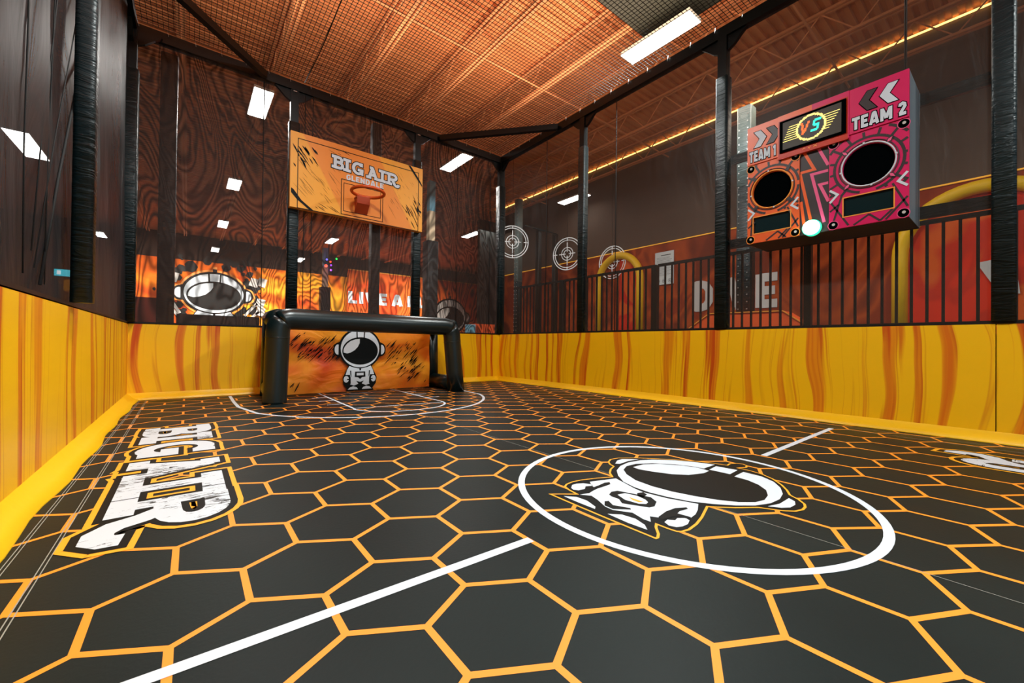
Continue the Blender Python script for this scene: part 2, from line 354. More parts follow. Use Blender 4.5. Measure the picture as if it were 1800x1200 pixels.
# astronaut emblem, unit = helmet radius; (0,0) helmet centre
def astronaut(mb, fr, layers, h, dh, kx=1.0, body=True):
    bl, wh = layers
    S = lambda pts: [(a*kx, b) for a, b in pts]
    def P(pts, k, l): poly(mb, fr, S(pts), k, h+dh*l)
    P(ell(0, 0, 1.1, 1.08), bl, 0)
    for sg in (-1, 1): P(ell(sg*1.1, -.05, .26, .36), bl, 0); P(ell(sg*1.13, -.05, .16, .26), wh, 1); P([(sg*.86, -.4), (sg*1.1, -.4), (sg*1.1, .34), (sg*.86, .34)], bl, 2)
    P([(-.07, 1.0), (.07, 1.0), (.07, 1.22), (-.07, 1.22)], bl, 0)
    P(ell(0, 0, 1.0, .98), wh, 3)
    P(ell(0, -.12, .92, .72), bl, 4)
    P([(-.21, .5), (-.15, .5), (-.17, .99), (-.23, .99)], bl, 4); P([(.15, .5), (.21, .5), (.23, .99), (.17, .99)], bl, 4)
    sh = [(-.86, -.2), (-.86, -.05), (-.8, .1), (-.68, .26), (-.5, .4), (-.28, .48), (-.05, .51), (-.05, .3), (-.14, .1), (-.3, -.08), (-.5, -.2), (-.68, -.25)]
    P(sh, wh, 5)
    if not body: return
    P([(-.56, -.84), (.56, -.84), (.74, -1.2), (.88, -1.5), (.84, -1.82), (.66, -2.08), (.72, -2.2), (-.72, -2.2), (-.66, -2.08), (-.84, -1.82), (-.88, -1.5), (-.74, -1.2)], bl, 0)
    P([(-.55, -.9), (-.35, -.98), (-.04, -1.04), (-.04, -1.14), (.04, -1.14), (.04, -1.04), (.35, -.98), (.55, -.9), (.66, -1.1), (.74, -1.36), (.52, -1.36), (.48, -1.5), (.47, -1.8), (.5, -1.86), (.3, -1.92), (.16, -1.86), (.02, -1.78), (-.14, -1.86), (-.3, -1.92), (-.5, -1.86), (-.47, -1.8), (-.48, -1.5), (-.52, -1.36), (-.74, -1.36), (-.66, -1.1)], wh, 1)
    for sg in (-1, 1):
        P([(sg*.46, -1.14), (sg*.52, -1.14), (sg*.5, -1.36), (sg*.44, -1.5)], bl, 2)
        P(ell(sg*.7, -1.58, .13, .17), wh, 1); P([(sg*.5, -1.56), (sg*.66, -1.56), (sg*.66, -1.62), (sg*.5, -1.62)], bl, 2)
        P([(sg*.1, -2.12), (sg*.16, -2.02), (sg*.34, -1.96), (sg*.5, -2.0), (sg*.62, -2.12)], wh, 1)
    P([(-.26, -1.2), (.26, -1.2), (.28, -1.48), (.1, -1.5), (0, -1.6), (-.1, -1.5), (-.28, -1.48)], bl, 2); P([(-.18, -1.27), (.18, -1.27), (.18, -1.4), (-.18, -1.4)], wh, 3)
    P([(-.2, -1.68), (.0, -1.74), (.2, -1.68), (.08, -1.84), (-.08, -1.84)], bl, 2)
# brushy scratch marks: random slanted slivers inside a box
def scratches(mb, fr, rnd, box, ang, n, lmin, lmax, w, k, h, clip):
    for _ in range(n):
        a = rnd.uniform(box[0], box[2]); b = rnd.uniform(box[1], box[3]); L = rnd.uniform(lmin, lmax)*(.4+.6*rnd.random()); an = math.radians(ang+rnd.uniform(-5, 5))
        ww = w*rnd.uniform(.3, 1); d = V((math.cos(an), math.sin(an))); q = V((-d.y, d.x)); c = V((a, b))
        pts = [c-d*L/2, c-d*L*.2+q*ww*rnd.uniform(.3, .6), c+d*L*.15+q*ww*rnd.uniform(.2, .6), c+d*L/2, c+d*L*.1-q*ww*rnd.uniform(.2, .6), c-d*L*.25-q*ww*rnd.uniform(.2, .5)]
        if all(clip[0] < x.x < clip[2] and clip[1] < x.y < clip[3] for x in pts): poly(mb, fr, [tuple(x) for x in pts], k, h)
R = random.Random(7)
# ================================================================== FLOOR
fl = MB(); fl.add([(XL, YF, 0), (XR, YF, 0), (XR, YB, 0), (XL, YB, 0)], [(0, 1, 2, 3)], 'court')
def warp(X, Y):
    if X < 6.1: return V((.26*X, -.0111-.0006*X+.2566*Y+.00068*X*X-.00058*X*Y+.00029*Y*Y if abs(Y) < 14 and X > -6 else -.0111+.2576*Y))
    return V((.0768+.2483*X-.0033*Y, .176-.0245*X+.2534*Y))
def warp2(X, Y):
    a = V((.0007+.2599*X-.0002*Y, -.0022+.002*X+.2576*Y)); b = V((.0768+.2483*X-.0033*Y, .176-.0245*X+.2534*Y))
    q = V((-.0030+.25974*X-.00064*Y-.00004*X*X-.00043*X*Y+.00015*Y*Y, -.01114-.00063*X+.25662*Y+.00068*X*X-.00058*X*Y+.00029*Y*Y))
    wq = max(0, min(1, (14-abs(Y+4))/4))*max(0, min(1, (X+8)/2)); a = a.lerp(q, wq)
    t = max(0, min(1, (X-5.6)/1.6)); return a.lerp(b, t)
def inb(p): return XL+.01 < p.x < XR-.01 and YF < p.y < YB-.01
S3 = math.sqrt(3)/2
HX = [0]
def hexedge(A, B, w=.0255):
    a = warp2(*A); b = warp2(*B)
    if not (inb(a) or inb(b)): return
    if not (inb(a) and inb(b)):
        for _ in range(14):
            m_ = (a+b)/2
            if inb(a): 
                if inb(m_): a0 = m_; 
            # clip by bisection
            break
        if not inb(a): a, b = b, a
        lo, hi = 0., 1.
        for _ in range(12):
            t = (lo+hi)/2
            if inb(a.lerp(b, t)): lo = t
            else: hi = t
        b = a.lerp(b, lo)
        if (b-a).length < .01: return
    HX[0] += 1; stroke(fl, GROUND, [a, b], w, 'line', .0004+.00005*(HX[0] % 11), ext=w*.27)
for i in range(-9, 28):
    for j in range(-21, 21):
        if (i+j) % 2: continue
        x = i*S3; y = -1.5*j
        hexedge((x, y+.5), (x, y-.5)); hexedge((x, y+.5), (x+S3, y+1)); hexedge((x, y+.5), (x-S3, y+1))
# white court markings
CX, CY, CR = 1.765, -.03, 1.065
ring = ell(CX, CY, CR, CR, n=96)
stroke(fl, GROUND, ring, .045, 'white', .0014, closed=True)
stroke(fl, GROUND, [(-1.25, .02), (.455, -.012)], .05, 'white', .0014); stroke(fl, GROUND, [(3.11, -.075), (5.14, -.065)], .05, 'white', .0014)
for sg in (1, -1):
    def G(a, b): return (2.02+(a-2.02)*sg, b*sg)
    arcp = [G(-.283, 7.1), G(-.285, 6.5)]+[G(*q) for q in ell(1.66, 5.75, 1.98, 2.15, 200, 340, 28)]+[G(3.62, 6.5), G(3.62, 7.1)]
    arcp[1:3] = [G(-.29, 6.2), G(-.28, 5.6)]
    stroke(fl, GROUND, arcp, .045, 'white', .0014)
    key = [G(1.06, 7.2), G(1.03, 4.55)]+[G(*q) for q in ell(1.72, 4.55, .72, .62, 190, 350, 20)]+[G(2.44, 4.55), G(2.47, 7.2)]
    stroke(fl, GROUND, key, .035, 'white', .0014)
    stroke(fl, GROUND, [G(1.03, 4.56), G(2.44, 4.42)], .03, 'white', .0014); stroke(fl, GROUND, [G(1.03, 6.4), G(2.47, 6.4)], .03, 'white', .0014)
    for yy in (6.05, 5.6, 5.1):
        stroke(fl, GROUND, [G(.8, yy), G(1.04, yy)], .03, 'white', .0014); stroke(fl, GROUND, [G(2.46, yy), G(2.7, yy)], .03, 'white', .0014)
# BIG AIR marks on both halves
fr = F((-1.215, 4.33, 0), (0, -.645, 0), (.56, 0, 0)); fr.n = V((0, 0, 1))
bigair(fl, fr, [('lineyel', .115), ('black', .065), ('distress', 0)], .002, .0008)
fr2 = F((4.77, -4.27, 0), (0, .645, 0), (-.55, 0, 0)); fr2.n = V((0, 0, 1))
bigair(fl, fr2, [('lineyel', .115), ('black', .065), ('distress', 0)], .002, .0008)
# centre emblem, traced outlines laid on the floor plane
def g5(pts): return [tuple(at(960+x/3.75, 790+y/3.75, 2, 0).to_2d()) for x, y in pts]
OUT = g5([(15, 293), (100, 292), (192, 293), (145, 268), (116, 245), (130, 228), (170, 212), (230, 200), (330, 188), (430, 180), (413, 155), (420, 130), (440, 112), (415, 98), (405, 82), (420, 65), (470, 56), (600, 55), (720, 60), (850, 66), (980, 77), (1090, 88), (1190, 103), (1205, 93), (1250, 90), (1300, 96), (1330, 108), (1325, 120), (1275, 124), (1340, 138), (1420, 160), (1500, 195), (1560, 235), (1595, 270), (1615, 302), (1670, 330), (1712, 362), (1718, 382), (1700, 400), (1650, 411), (1560, 408), (1480, 397), (1400, 386), (1250, 388), (1140, 384), (1070, 380), (1055, 410), (1035, 450), (1000, 495), (950, 532), (900, 547), (860, 545), (800, 525), (735, 500), (733, 515), (750, 560), (745, 585), (725, 593), (560, 525), (380, 450), (180, 365)])
poly(fl, GROUND, OUT, 'lineyel', .0022)
def inset(pts, d):
    n = len(pts); P = [V(p) for p in pts]; ar = sum(P[i-1].cross(P[i]) for i in range(n)); sg = 1 if ar > 0 else -1; out = []
    for i in range(n):
        a = (P[i]-P[i-1]).normalized(); b = (P[(i+1) % n]-P[i]).normalized(); t = (a+b).normalized(); nn = V((-t.y, t.x))*sg
        sc = 1/max(.5, nn.dot(V((-a.y, a.x))*sg)); out.append(tuple(P[i]+nn*d*sc))
    return out
BLK = inset(OUT, .014)
poly(fl, GROUND, BLK, 'black', .003)
W5 = [
 [(1112, 102), (1000, 87), (850, 73), (700, 69), (620, 73), (540, 88), (490, 110), (465, 140), (475, 175), (510, 215), (580, 250), (680, 285), (800, 315), (950, 345), (1100, 362), (1250, 372), (1380, 372), (1480, 357), (1540, 330), (1560, 295), (1545, 255), (1500, 215), (1420, 180), (1300, 150), (1240, 180), (1330, 205), (1400, 235), (1450, 270), (1462, 305), (1440, 335), (1380, 350), (1270, 350), (1130, 335), (980, 310), (830, 280), (700, 245), (590, 205), (530, 165), (510, 135), (530, 112), (590, 97), (700, 93), (850, 100), (960, 113), (1040, 127)],
 [(1120, 112), (1262, 138), (1212, 165), (1075, 135)],
 [(572, 118), (640, 100), (750, 97), (900, 108), (1000, 122), (1075, 143), (1040, 158), (940, 170), (830, 165), (700, 148), (610, 132)],
 [(455, 95), (468, 75), (500, 65), (612, 66), (540, 78), (485, 97)],
 [(1460, 377), (1540, 360), (1600, 323), (1640, 345), (1643, 367), (1610, 385), (1550, 387)],
 [(288, 215), (460, 193), (520, 225), (580, 258), (638, 284), (800, 325), (1003, 362), (1000, 400), (985, 430), (955, 453), (870, 437), (800, 440), (750, 452), (684, 444), (690, 480), (640, 462), (570, 420), (440, 402), (390, 380), (340, 335), (300, 308), (222, 300), (285, 290), (330, 262), (300, 240)],
 [(165, 255), (172, 236), (200, 228), (245, 225), (300, 232), (310, 242), (260, 245), (255, 262), (215, 272), (180, 268)],
 [(780, 482), (800, 465), (850, 470), (865, 455), (920, 455), (945, 470), (935, 495), (900, 510), (860, 515), (810, 505)],
 [(115, 310), (200, 315), (270, 340), (325, 380), (322, 395), (220, 355)],
 [(405, 427), (500, 432), (590, 460), (650, 500), (668, 533), (540, 487)]]
for p_ in W5: poly(fl, GROUND, g5(p_), 'white', .0038)
K5 = [
 [(415, 300), (430, 282), (470, 275), (580, 296), (690, 318), (728, 348), (715, 378), (680, 386), (590, 372), (500, 358), (480, 330), (430, 312)],
 [(600, 290), (640, 285), (665, 300), (640, 318), (600, 310)],
 [(300, 256), (345, 240), (385, 222), (418, 218), (424, 232), (390, 244), (340, 260), (310, 275), (278, 262)],
 [(740, 448), (790, 412), (850, 390), (925, 385), (935, 395), (880, 410), (866, 425), (955, 450), (940, 462), (850, 442), (790, 460), (760, 470)],
 [(385, 345), (412, 342), (440, 370), (555, 390), (560, 400), (440, 396), (385, 372)]]
for p_ in K5: poly(fl, GROUND, g5(p_), 'black', .0046)
poly(fl, GROUND, g5([(470, 302), (520, 292), (600, 310), (655, 335), (672, 352), (660, 364), (610, 362), (520, 336)]), 'white', .0054)
poly(fl, GROUND, g5([(545, 318), (640, 350), (610, 352), (570, 338)]), 'lineyel', .006)
# stitched seams
for xs in (1.6, 4.6): stroke(fl, GROUND, [(xs, YF), (xs+.0, YB)], .0035, 'stitch', .0011) if xs < 2 else None
for x0, x1 in ((-1.49, -1.37), (5.0, 5.1)):
    pass
for d in (0, .014):
    stroke(fl, GROUND, [(-1.33+d, YF), (-1.335+d, .5), (-1.35+d, 3.4), (-1.38+d, YB)], .004, 'stitch', .0011)
    stroke(fl, GROUND, [(-1.46+d, YF), (-1.46+d, YB)], .004, 'stitch', .0011)
    stroke(fl, GROUND, [(5.2+d, YF), (5.2+d, YB)], .004, 'stitch', .0011); stroke(fl, GROUND, [(5.4+d, YF), (5.4+d, YB)], .004, 'stitch', .0011)
fl.build('floor', kind='structure')
MB().box((-16, -12, -.12), (28, YW+1, -.02), 'concrete').build('concrete_slab', kind='structure')
# ================================================================== PADDED LOWER WALLS
b = MB(); b.box((XL-.2, YF, 0), (XL, YB+.2, HP), 'pady'); b.build('wall_left', kind='structure')
b = MB(); b.box((XL, YB, 0), (XR, YB+.2, HP), 'padx'); b.build('wall_back', kind='structure')
ysm = -1.31
b = MB(); b.box((XR, ysm+.004, 0), (XR+.2, YB+.2, HP), 'pady'); b.box((XR, YF, 0), (XR+.2, ysm-.004, HP), 'pady'); b.build('wall_right', kind='structure')
# yellow toe flaps, sloping from wall to floor with a slightly wavy edge
def flap(name, a, b, nrm, w):
    mb = MB(); a = V(a); b = V(b); nrm = V(nrm); n = 60; vs = []
    for i in range(n+1):
        p = a.lerp(b, i/n); wv = w*(1+.10*math.sin(i*1.3)+.08*math.sin(i*.47))
        vs += [p+V((0, 0, .11)), p+nrm*wv*.5+V((0, 0, .045)), p+nrm*wv+V((0, 0, .012)), p+nrm*wv+V((0, 0, .001))]
    fs = [(i*4+j, i*4+j+1, i*4+j+5, i*4+j+4) for i in range(n) for j in range(3)]
    mb.add(vs, fs, 'yellow', True); return mb.build(name, kind='structure')
flap('baseboard_left', (XL, YF, 0), (XL, YB, 0), (1, 0, 0), .13)
flap('baseboard_back', (XL, YB, 0), (XR, YB, 0), (0, -1, 0), .1)
flap('baseboard_right', (XR, YB, 0), (XR, YF, 0), (-1, 0, 0), .11)
MB().beam((XL-.05, YF, HP+.008), (XL-.05, YB+.1, HP+.008), .1, .035, 'trim').build('trim_1', kind='structure')
MB().beam((XL, YB+.05, HP+.01), (XR+.1, YB+.05, HP+.01), .1, .035, 'trim').build('trim_2', kind='structure')
MB().beam((XR+.06, YB, HP+.01), (XR+.06, YF, HP+.01), .1, .035, 'trim').build('trim_3', kind='structure')
# ================================================================== ENCLOSURE FRAME
BZ = H+.1
def gusset(mb, x, y, dx, dy, s=.3, t=.06):
    d = V((dx, dy, 0)); q = V((-dy, dx, 0))*t/2; o = V((x, y, H+.04)); d0 = d*.07
    mb.prism([o+d0-q, o+d*(s+.07)-q, o+d*(s*.72+.07)-q+V((0, 0, -.07)), o+d*(.16)-q+V((0, 0, -.19)), o+d0-q+V((0, 0, -.24))], q*2, 'steel')
def post(name, x, y, sx, sy, label, group, dirs, z1=H, stud=False):
    e = thing(name, label, 'post', (x, y, HP+.03), group)
    zm = HP+.03+(z1-HP)*.86 if dirs and name == 'padded_post' else z1
    MB().rbeam((x, y, HP+.03), (x, y, zm), sx, sy, 'vinyl', .035).build('padding', e)
    s = MB(); s.beam((x, y, zm-.02), (x, y, H+.05), sx*.72, sy*.72, 'steel')
    for dx, dy in dirs: gusset(s, x, y, dx, dy)
    s.box((x-.03, y-.09-.0, H-.03), (x+.03, y-.085, H-.015), 'stud') if dirs else None
    s.build('steel_head', e, 'bare black steel head with corner brackets'); return e
yb = YB+.04
post('padded_post', .69, yb, .19, .16, 'black padded post on the back wall beside the backboard left edge', None, ((1, 0), (-1, 0)))
post('padded_post', 3.27, yb, .19, .16, 'black padded post behind the right edge of the backboard', None, ((1, 0), (-1, 0)))
post('padded_post', XR+.03, yb, .2, .2, 'black padded corner post where back and right walls meet', None, ((-1, 0), (0, -1)))
post('padded_post', XL-.02, yb-.1, .2, .22, 'black padded corner post where left and back walls meet', None, ((1, 0), (0, -1)))
xr = XR+.05
post('padded_post', xr, 4.43, .16, .18, 'black padded post on the right wall, farther from the game cabinet', None, ((0, 1), (0, -1)))
post('padded_post', xr, 1.49, .18, .19, 'black padded post on the right wall just left of the game cabinet', None, ((0, 1), (0, -1)))
post('padded_post', xr, -1.36, .18, .17, 'black padded post at the far right edge of the picture', None, ((0, 1), (0, -1)))
post('padded_post', XL+.06, 3.3, .13, .17, 'broad black wrinkled post on the left wall in the foreground', None, ((0, 1), (0, -1)))
def fbeam(a, b, label, w=.13, h=.17):
    MB().beam(a, b, w, h, 'steel').build('frame_beam', label=label, cat='beam')
fbeam((XL-.1, yb, BZ), (XR+.15, yb, BZ), 'black steel top beam running along the back wall')
fbeam((XR+.05, YF, BZ+.01), (XR+.05, YB, BZ+.01), 'black steel top beam running along the right wall')
fbeam((XL-.02, YF, BZ+.01), (XL-.02, YB, BZ+.01), 'black steel top beam running along the left wall')
def brace(a, b, label):
    MB().beam(a, b, .1, .12, 'steel').build('corner_brace', label=label, cat='brace')
brace((XL+.08, 5.56, BZ-.02), (.18, YB-.05, BZ-.02), 'black diagonal brace across the top left corner')
brace((3.82, YB-.05, BZ-.02), (XR-.05, 5.12, BZ-.02), 'black diagonal brace across the far right corner')
# ceiling net of real twine
e = thing('overhead_net', 'black square mesh net stretched overhead across the court', 'net', (2.04, 0, H+.22))
mb = MB(); NZ = H+.25; NG = .066; T2 = .0062
def twine(mb, a, b): mb.beam(a, b, T2, T2, 'netrope')
x = XL+.03
def sag(x, y): return -.03*math.sin((x-XL)/(XR-XL)*math.pi)*math.sin(min(1, (YB-y)/9)*math.pi)
while x < XR:
    ys = [YB, 5, 2.5, 0, -2.5]
    for k in range(4): twine(mb, (x, ys[k], NZ+sag(x, ys[k])), (x, ys[k+1], NZ+sag(x, ys[k+1])))
    x += NG
y = YB
while y > -2.4:
    xs_ = [XL, .3, 2.1, 3.9, XR]
    for k in range(4): twine(mb, (xs_[k], y, NZ+sag(xs_[k], y)), (xs_[k+1], y, NZ+sag(xs_[k+1], y)))
    y -= NG
o_ = mb.build('mesh', e)
mb = MB(); R2 = random.Random(3)
mb.tube([(.86+.02*math.sin(i*.7), YB-i*.5, NZ-.012) for i in range(20)], .009, 'rope', 6); mb.build('seam_rope', e, 'thick black rope lacing two net panels')
mb = MB()
for i in range(20):
    xx = XL+.36*i+.05
    if xx < XR: mb.tube([(xx, YB-.04, H+.22), (xx+.012, YB-.05, H+.13)], .004, 'stud', 5)
for i in range(24):
    yy = YB-.41*i
    if yy > -2.4: mb.tube([(XR-.04, yy, H+.22), (XR-.05, yy+.01, H+.13)], .004, 'stud', 5)
o_ = mb.build('lacing_clips', e, 'small white clips fastening the net to the beams', kind='stuff')
# side netting
b = MB(); b.add([(XL, YB+.03, HP), (XR, YB+.03, HP), (XR, YB+.03, H+.05), (XL, YB+.03, H+.05)], [(0, 1, 2, 3)], 'netback')
en = thing('back_net', 'brown rippled mesh netting above the back wall padding', 'net', (2.04, YB+.03, HP)); b.build('mesh', en)
for x in (.18, .88, 1.02, 4.35, 5.35): MB().tube([(x, YB+.01, HP+.02), (x+.004, YB+.01, 3), (x, YB+.01, H)], .008, 'rope', 6).build('seam_cord', en)
en = thing('right_net', 'smoky transparent netting above the right wall padding', 'net', (XR+.02, 0, HP))
b = MB(); b.add([(XR+.05, YF, HP), (XR+.05, YB, HP), (XR+.05, YB, H+.05), (XR+.05, YF, H+.05)], [(0, 1, 2, 3)], 'netright'); b.build('mesh', en)
for y in (5.55, 3.55): MB().tube([(XR+.03, y, HP+.02), (XR+.03, y, H)], .008, 'rope', 6).build('seam_cord', en)
MB().tube([(6.2, at(1592, 60, 0, 6.2).y, 4.2), (6.2, at(1592, 60, 0, 6.2).y, 7.3)], .014, 'rope', 8).build('hanging_cable', label='black cable hanging from the roof onto the game cabinet', cat='cable')
en = thing('left_net', 'dark shiny mesh netting hanging above the left wall padding', 'net', (XL, 0, HP))
b = MB(); ny, nz = 60, 12; vs = []
for i in range(ny+1):
    for j in range(nz+1):
        y = YF+(YB-YF)*i/ny; z = HP+(H-HP)*j/nz; vs.append((XL-.03+.035*math.sin(y*3.1+.4*z)*math.sin(j/nz*math.pi)+.02*math.sin(y*7+z), y, z))
b.add(vs, [(i*(nz+1)+j, (i+1)*(nz+1)+j, (i+1)*(nz+1)+j+1, i*(nz+1)+j+1) for i in range(ny) for j in range(nz)], 'netleft', True); b.build('mesh', en)
R3 = random.Random(5)
for k, (u0, v0, u1, v1) in enumerate(((95, 0, 78, 500), (138, 0, 60, 470), (135, 135, 70, 500), (45, 20, 40, 480), (92, 60, 55, 440))):
    a = at(u0, v0, 0, XL-.01); a = a+(a-at(u1, v1, 0, XL-.01)).normalized()*1.5; a.z = min(a.z, H); c = at(u1, v1, 0, XL-.01); m_ = a.lerp(c, .5)+V((0, .06*R3.uniform(-1, 1), 0))
    MB().tube([a, a.lerp(m_, .5)+V((0, .03, 0)), m_, m_.lerp(c, .5)+V((0, -.03, 0)), c], .004 if k != 2 else .009, 'rope', 6).build('seam_cord', en)
# vertical black uprights behind the back net
def upright(x, y, w, label, z0=HP, z1=7.2, k='vinyl', name='padded_column'):
    MB().rbeam((x, y, z0-1.2), (x, y, z1), w, .2, k, .03).build(name, label=label, cat='column')
upright(-1.19, 7.95, .24, 'wide black column behind the back netting at the left', z1=6.0)
upright(2.42, 7.7, .2, 'black column behind the backboard centre, rising from the goal', z1=5.9)
# ================================================================== GOAL
GY, GR = 5.75, .17
eg = thing('inflatable_goal', 'black inflatable football goal standing against the back wall', 'goal', (1.8, 6.2, 0))
def bend(a, c, b, r=.12, n=6):
    a, c, b = V(a), V(c), V(b); p = c+(a-c).normalized()*r; q = c+(b-c).normalized()*r
    return [p.lerp(c, t).lerp(c.lerp(q, t), t) for t in [i/n for i in range(n+1)]]
LB, LT, RT, RB = (.2, GY, .0), (.235, GY, 1.32), (3.31, GY, 1.30), (3.44, GY, .0)
YR = 6.85
LBr, LTr, RTr, RBr = (.28, YR, 0), (.30, YR, 1.36), (3.42, YR, 1.36), (3.46, YR, 0)
def ztube(name, pts, lab=None, r=GR, n=20): return MB().tube(pts, r, 'tube', n).build(name, eg, lab)
c1 = bend(LB, LT, RT, .2); c2 = bend(LT, RT, RB, .2)
ztube('front_post', [LB, (.2, GY, .03)]+[V(LB).lerp(V(LT), t) for t in (.3, .6)]+[c1[0]]+c1[1:4]); ztube('crossbar', c1[3:]+c2[:4]); ztube('front_post', c2[3:]+[V(RT).lerp(V(RB), t) for t in (.4, .7)]+[V(RB)])
ztube('rear_post', [LBr, LTr], r=.15); ztube('rear_post', [RBr, RTr], r=.15)
ztube('rear_crossbar', [LTr, RTr], r=.15)
for A, B, z in ((LB, LBr, .15), (RB, RBr, .15)): ztube('ground_bar', [(A[0], A[1], z), (B[0], B[1], z)], r=.15)
for A, B in ((LT, LTr), (RT, RTr)): ztube('top_side_bar', [A, B], r=.15)
for C_, p0 in ((LT, LB), (RT, RB)):   # welded collar seams
    d = (V(p0)-V(C_)).normalized(); c = V(C_)+d*.3
    x_ = d.cross(V((0, 1, 0))).normalized(); y_ = d.cross(x_)
    MB().tube([c+(x_*math.cos(t)+y_*math.sin(t))*(GR+.001) for t in [2*math.pi*i/24 for i in range(24)]], .006, 'tube', 6, closed=True).build('weld_seam', eg)
YN = 6.62
gb = MB(); n1, n2 = 26, 10; vs = []
X0, X1, Z0, Z1 = .44, 3.28, .02, 1.24
for i in range(n1+1):
    for j in range(n2+1):
        a, b2 = i/n1, j/n2; vs.append((X0+(X1-X0)*a, YN+.014*math.sin(a*17+b2*5)*math.sin(b2*3.1)+.012*math.sin(a*9-b2*11), Z0+(Z1-Z0)*b2))
gb.add(vs, [(i*(n2+1)+j, (i+1)*(n2+1)+j, (i+1)*(n2+1)+j+1, i*(n2+1)+j+1) for i in range(n1) for j in range(n2)], 'goalban', True)
s8 = 8.57
def gpix(x, y): return at(570+x/s8, 560+y/s8, 1, YN-.03)
ctr = gpix(542, 450); rx = (gpix(832, 450)-gpix(252, 450)).length/2
fa = F(ctr, (rx, 0, 0), (0, 0, rx)); 
astronaut(gb, fa, ('black', 'white'), .012, .002)
fb = F((X0, YN-.035, Z0), (1, 0, 0), (0, 0, 1)); clip = (.02, .02, X1-X0-.02, Z1-Z0-.02)
for bx_, an, cnt in (((.25, .62, .95, 1.0), 48, 60), ((.05, .85, .5, 1.2), 45, 16), ((1.9, .5, 2.5, .95), 50, 50), ((2.1, .12, 2.8, .5), 42, 26), ((.02, .02, .25, .2), 60, 8)):
    scratches(gb, fb, R, bx_, an, cnt, .08, .34, .03, 'black', .0, clip)
gb.build('back_banner', eg, 'orange printed banner with a white astronaut emblem')
# ================================================================== BACKBOARD
YBB = 7.15
eb = thing('basketball_hoop', 'orange basketball backboard with a red rim high on the back wall', 'basketball hoop', (1.97, YBB, 3.5))
bx0, bx1, bz0, bz1 = .60, 3.315, 3.52, 4.965
mb = MB(); mb.box((bx0, YBB, bz0), (bx1, YBB+.128, bz1), 'board')
ff = F((bx0, YBB, bz0), (1, 0, 0), (0, 0, 1)); W, Hh = bx1-bx0, bz1-bz0
def rect(mb, fr, a, b, c, d, w, k, h): stroke(mb, fr, [(a, b), (c, b), (c, d), (a, d)], w, k, h, closed=True)
rect(mb, ff, .13, .0, W-.1, Hh-.115, .014, 'black', .002)
rect(mb, ff, .93, .05, 1.79, .76, .014, 'black', .003); rect(mb, ff, .98, .12, 1.74, .69, .012, 'black', .003)
clip = (.01, .01, W-.01, Hh-.01)
for bx_, an, cnt, lw in (((.03, .8, .3, 1.2), -55, 16, .035), ((.15, .25, .9, .95), -48, 46, .006), ((1.95, .3, 2.65, 1.2), -52, 46, .006), ((2.45, .1, 2.69, .7), -62, 22, .035), ((.3, .95, .5, 1.2), -52, 5, .03), ((2.3, .2, 2.5, .6), -58, 5, .03), ((.7, 1.2, 1.2, 1.4), -20, 6, .01), ((.4, .03, .9, .2), -30, 10, .015)):
    scratches(mb, ff, R, bx_, an, cnt, .10, .46, lw, 'black', .0035, clip)
poly(mb, ff, [(.02, .36), (.06, .34), (.2, .16), (.42, .0), (.34, .0), (.12, .16), (.02, .27)], 'black', .0037); poly(mb, ff, [(2.36, Hh-.005), (2.42, Hh-.005), (2.62, 1.2), (2.705, 1.07), (2.705, 1.03), (2.56, 1.2)], 'black', .0037)
fg = F((bx0+.735, YBB, bz0+.94), (.285, 0, -.012), (0, 0, .27)); fg.n = V((0, -1, 0)); bigair(mb, fg, [('black', .055), ('white', 0)], .005, .001)
block(mb, ff, 'GLENDALE', 1.02, .765, 1.80, .88, 'white', .006, .22)
mb.build('backboard', eb, 'orange printed board with white lettering')
rc = at(647, 338, 1, 6.72); rr_ = .31
MB().tube([(rc.x+rr_*math.cos(t), 6.72+rr_*math.sin(t), rc.z) for t in [2*math.pi*i/48 for i in range(48)]], .032, 'rim', 12, closed=True).build('rim', eb)
mb = MB(); mb.box((rc.x-.14, 6.98, rc.z-.05), (rc.x+.14, YBB-.001, rc.z-.02), 'bracket')
mb.prism([(rc.x-.13, YBB, rc.z-.03), (rc.x-.13, 6.97, rc.z-.03), (rc.x-.13, 6.99, rc.z-.16), (rc.x-.13, YBB, rc.z-.33)], (.26, 0, 0), 'bracket'); mb.build('bracket', eb)
# ================================================================== GAME CABINET
XC = 5.17; Y1 = at(1316, 328, 0, XC).y; Y0 = at(1599, 250, 0, XC).y; ZT = (at(1598, 125, 0, XC).z+at(1316, 228, 0, XC).z)/2; ZB = (at(1600, 388, 0, XC).z+at(1317, 424, 0, XC).z)/2
ec = thing('game_cabinet', 'orange and magenta two-team target game cabinet on the right wall', 'game cabinet', (XC+.3, .2, ZB))
CW, CH = 1.735, 1.69; SU, SV = (Y1-Y0)/CW, (ZT-ZB)/CH
FC = F((XC, Y1, ZB), (0, -SU, 0), (0, 0, SV)); FC.n = V((-1, 0, 0))
mb = MB(); mb.box((XC, Y0, ZB), (xr+.09, Y1, ZT), 'grey')
mb.build('case', ec, 'grey steel case of the cabinet')
MB().box((XC+.005, Y0+.005, ZB-.004), (xr+.08, Y1-.005, ZB-.001), 'under').build('underside', ec, 'brown underside panel')
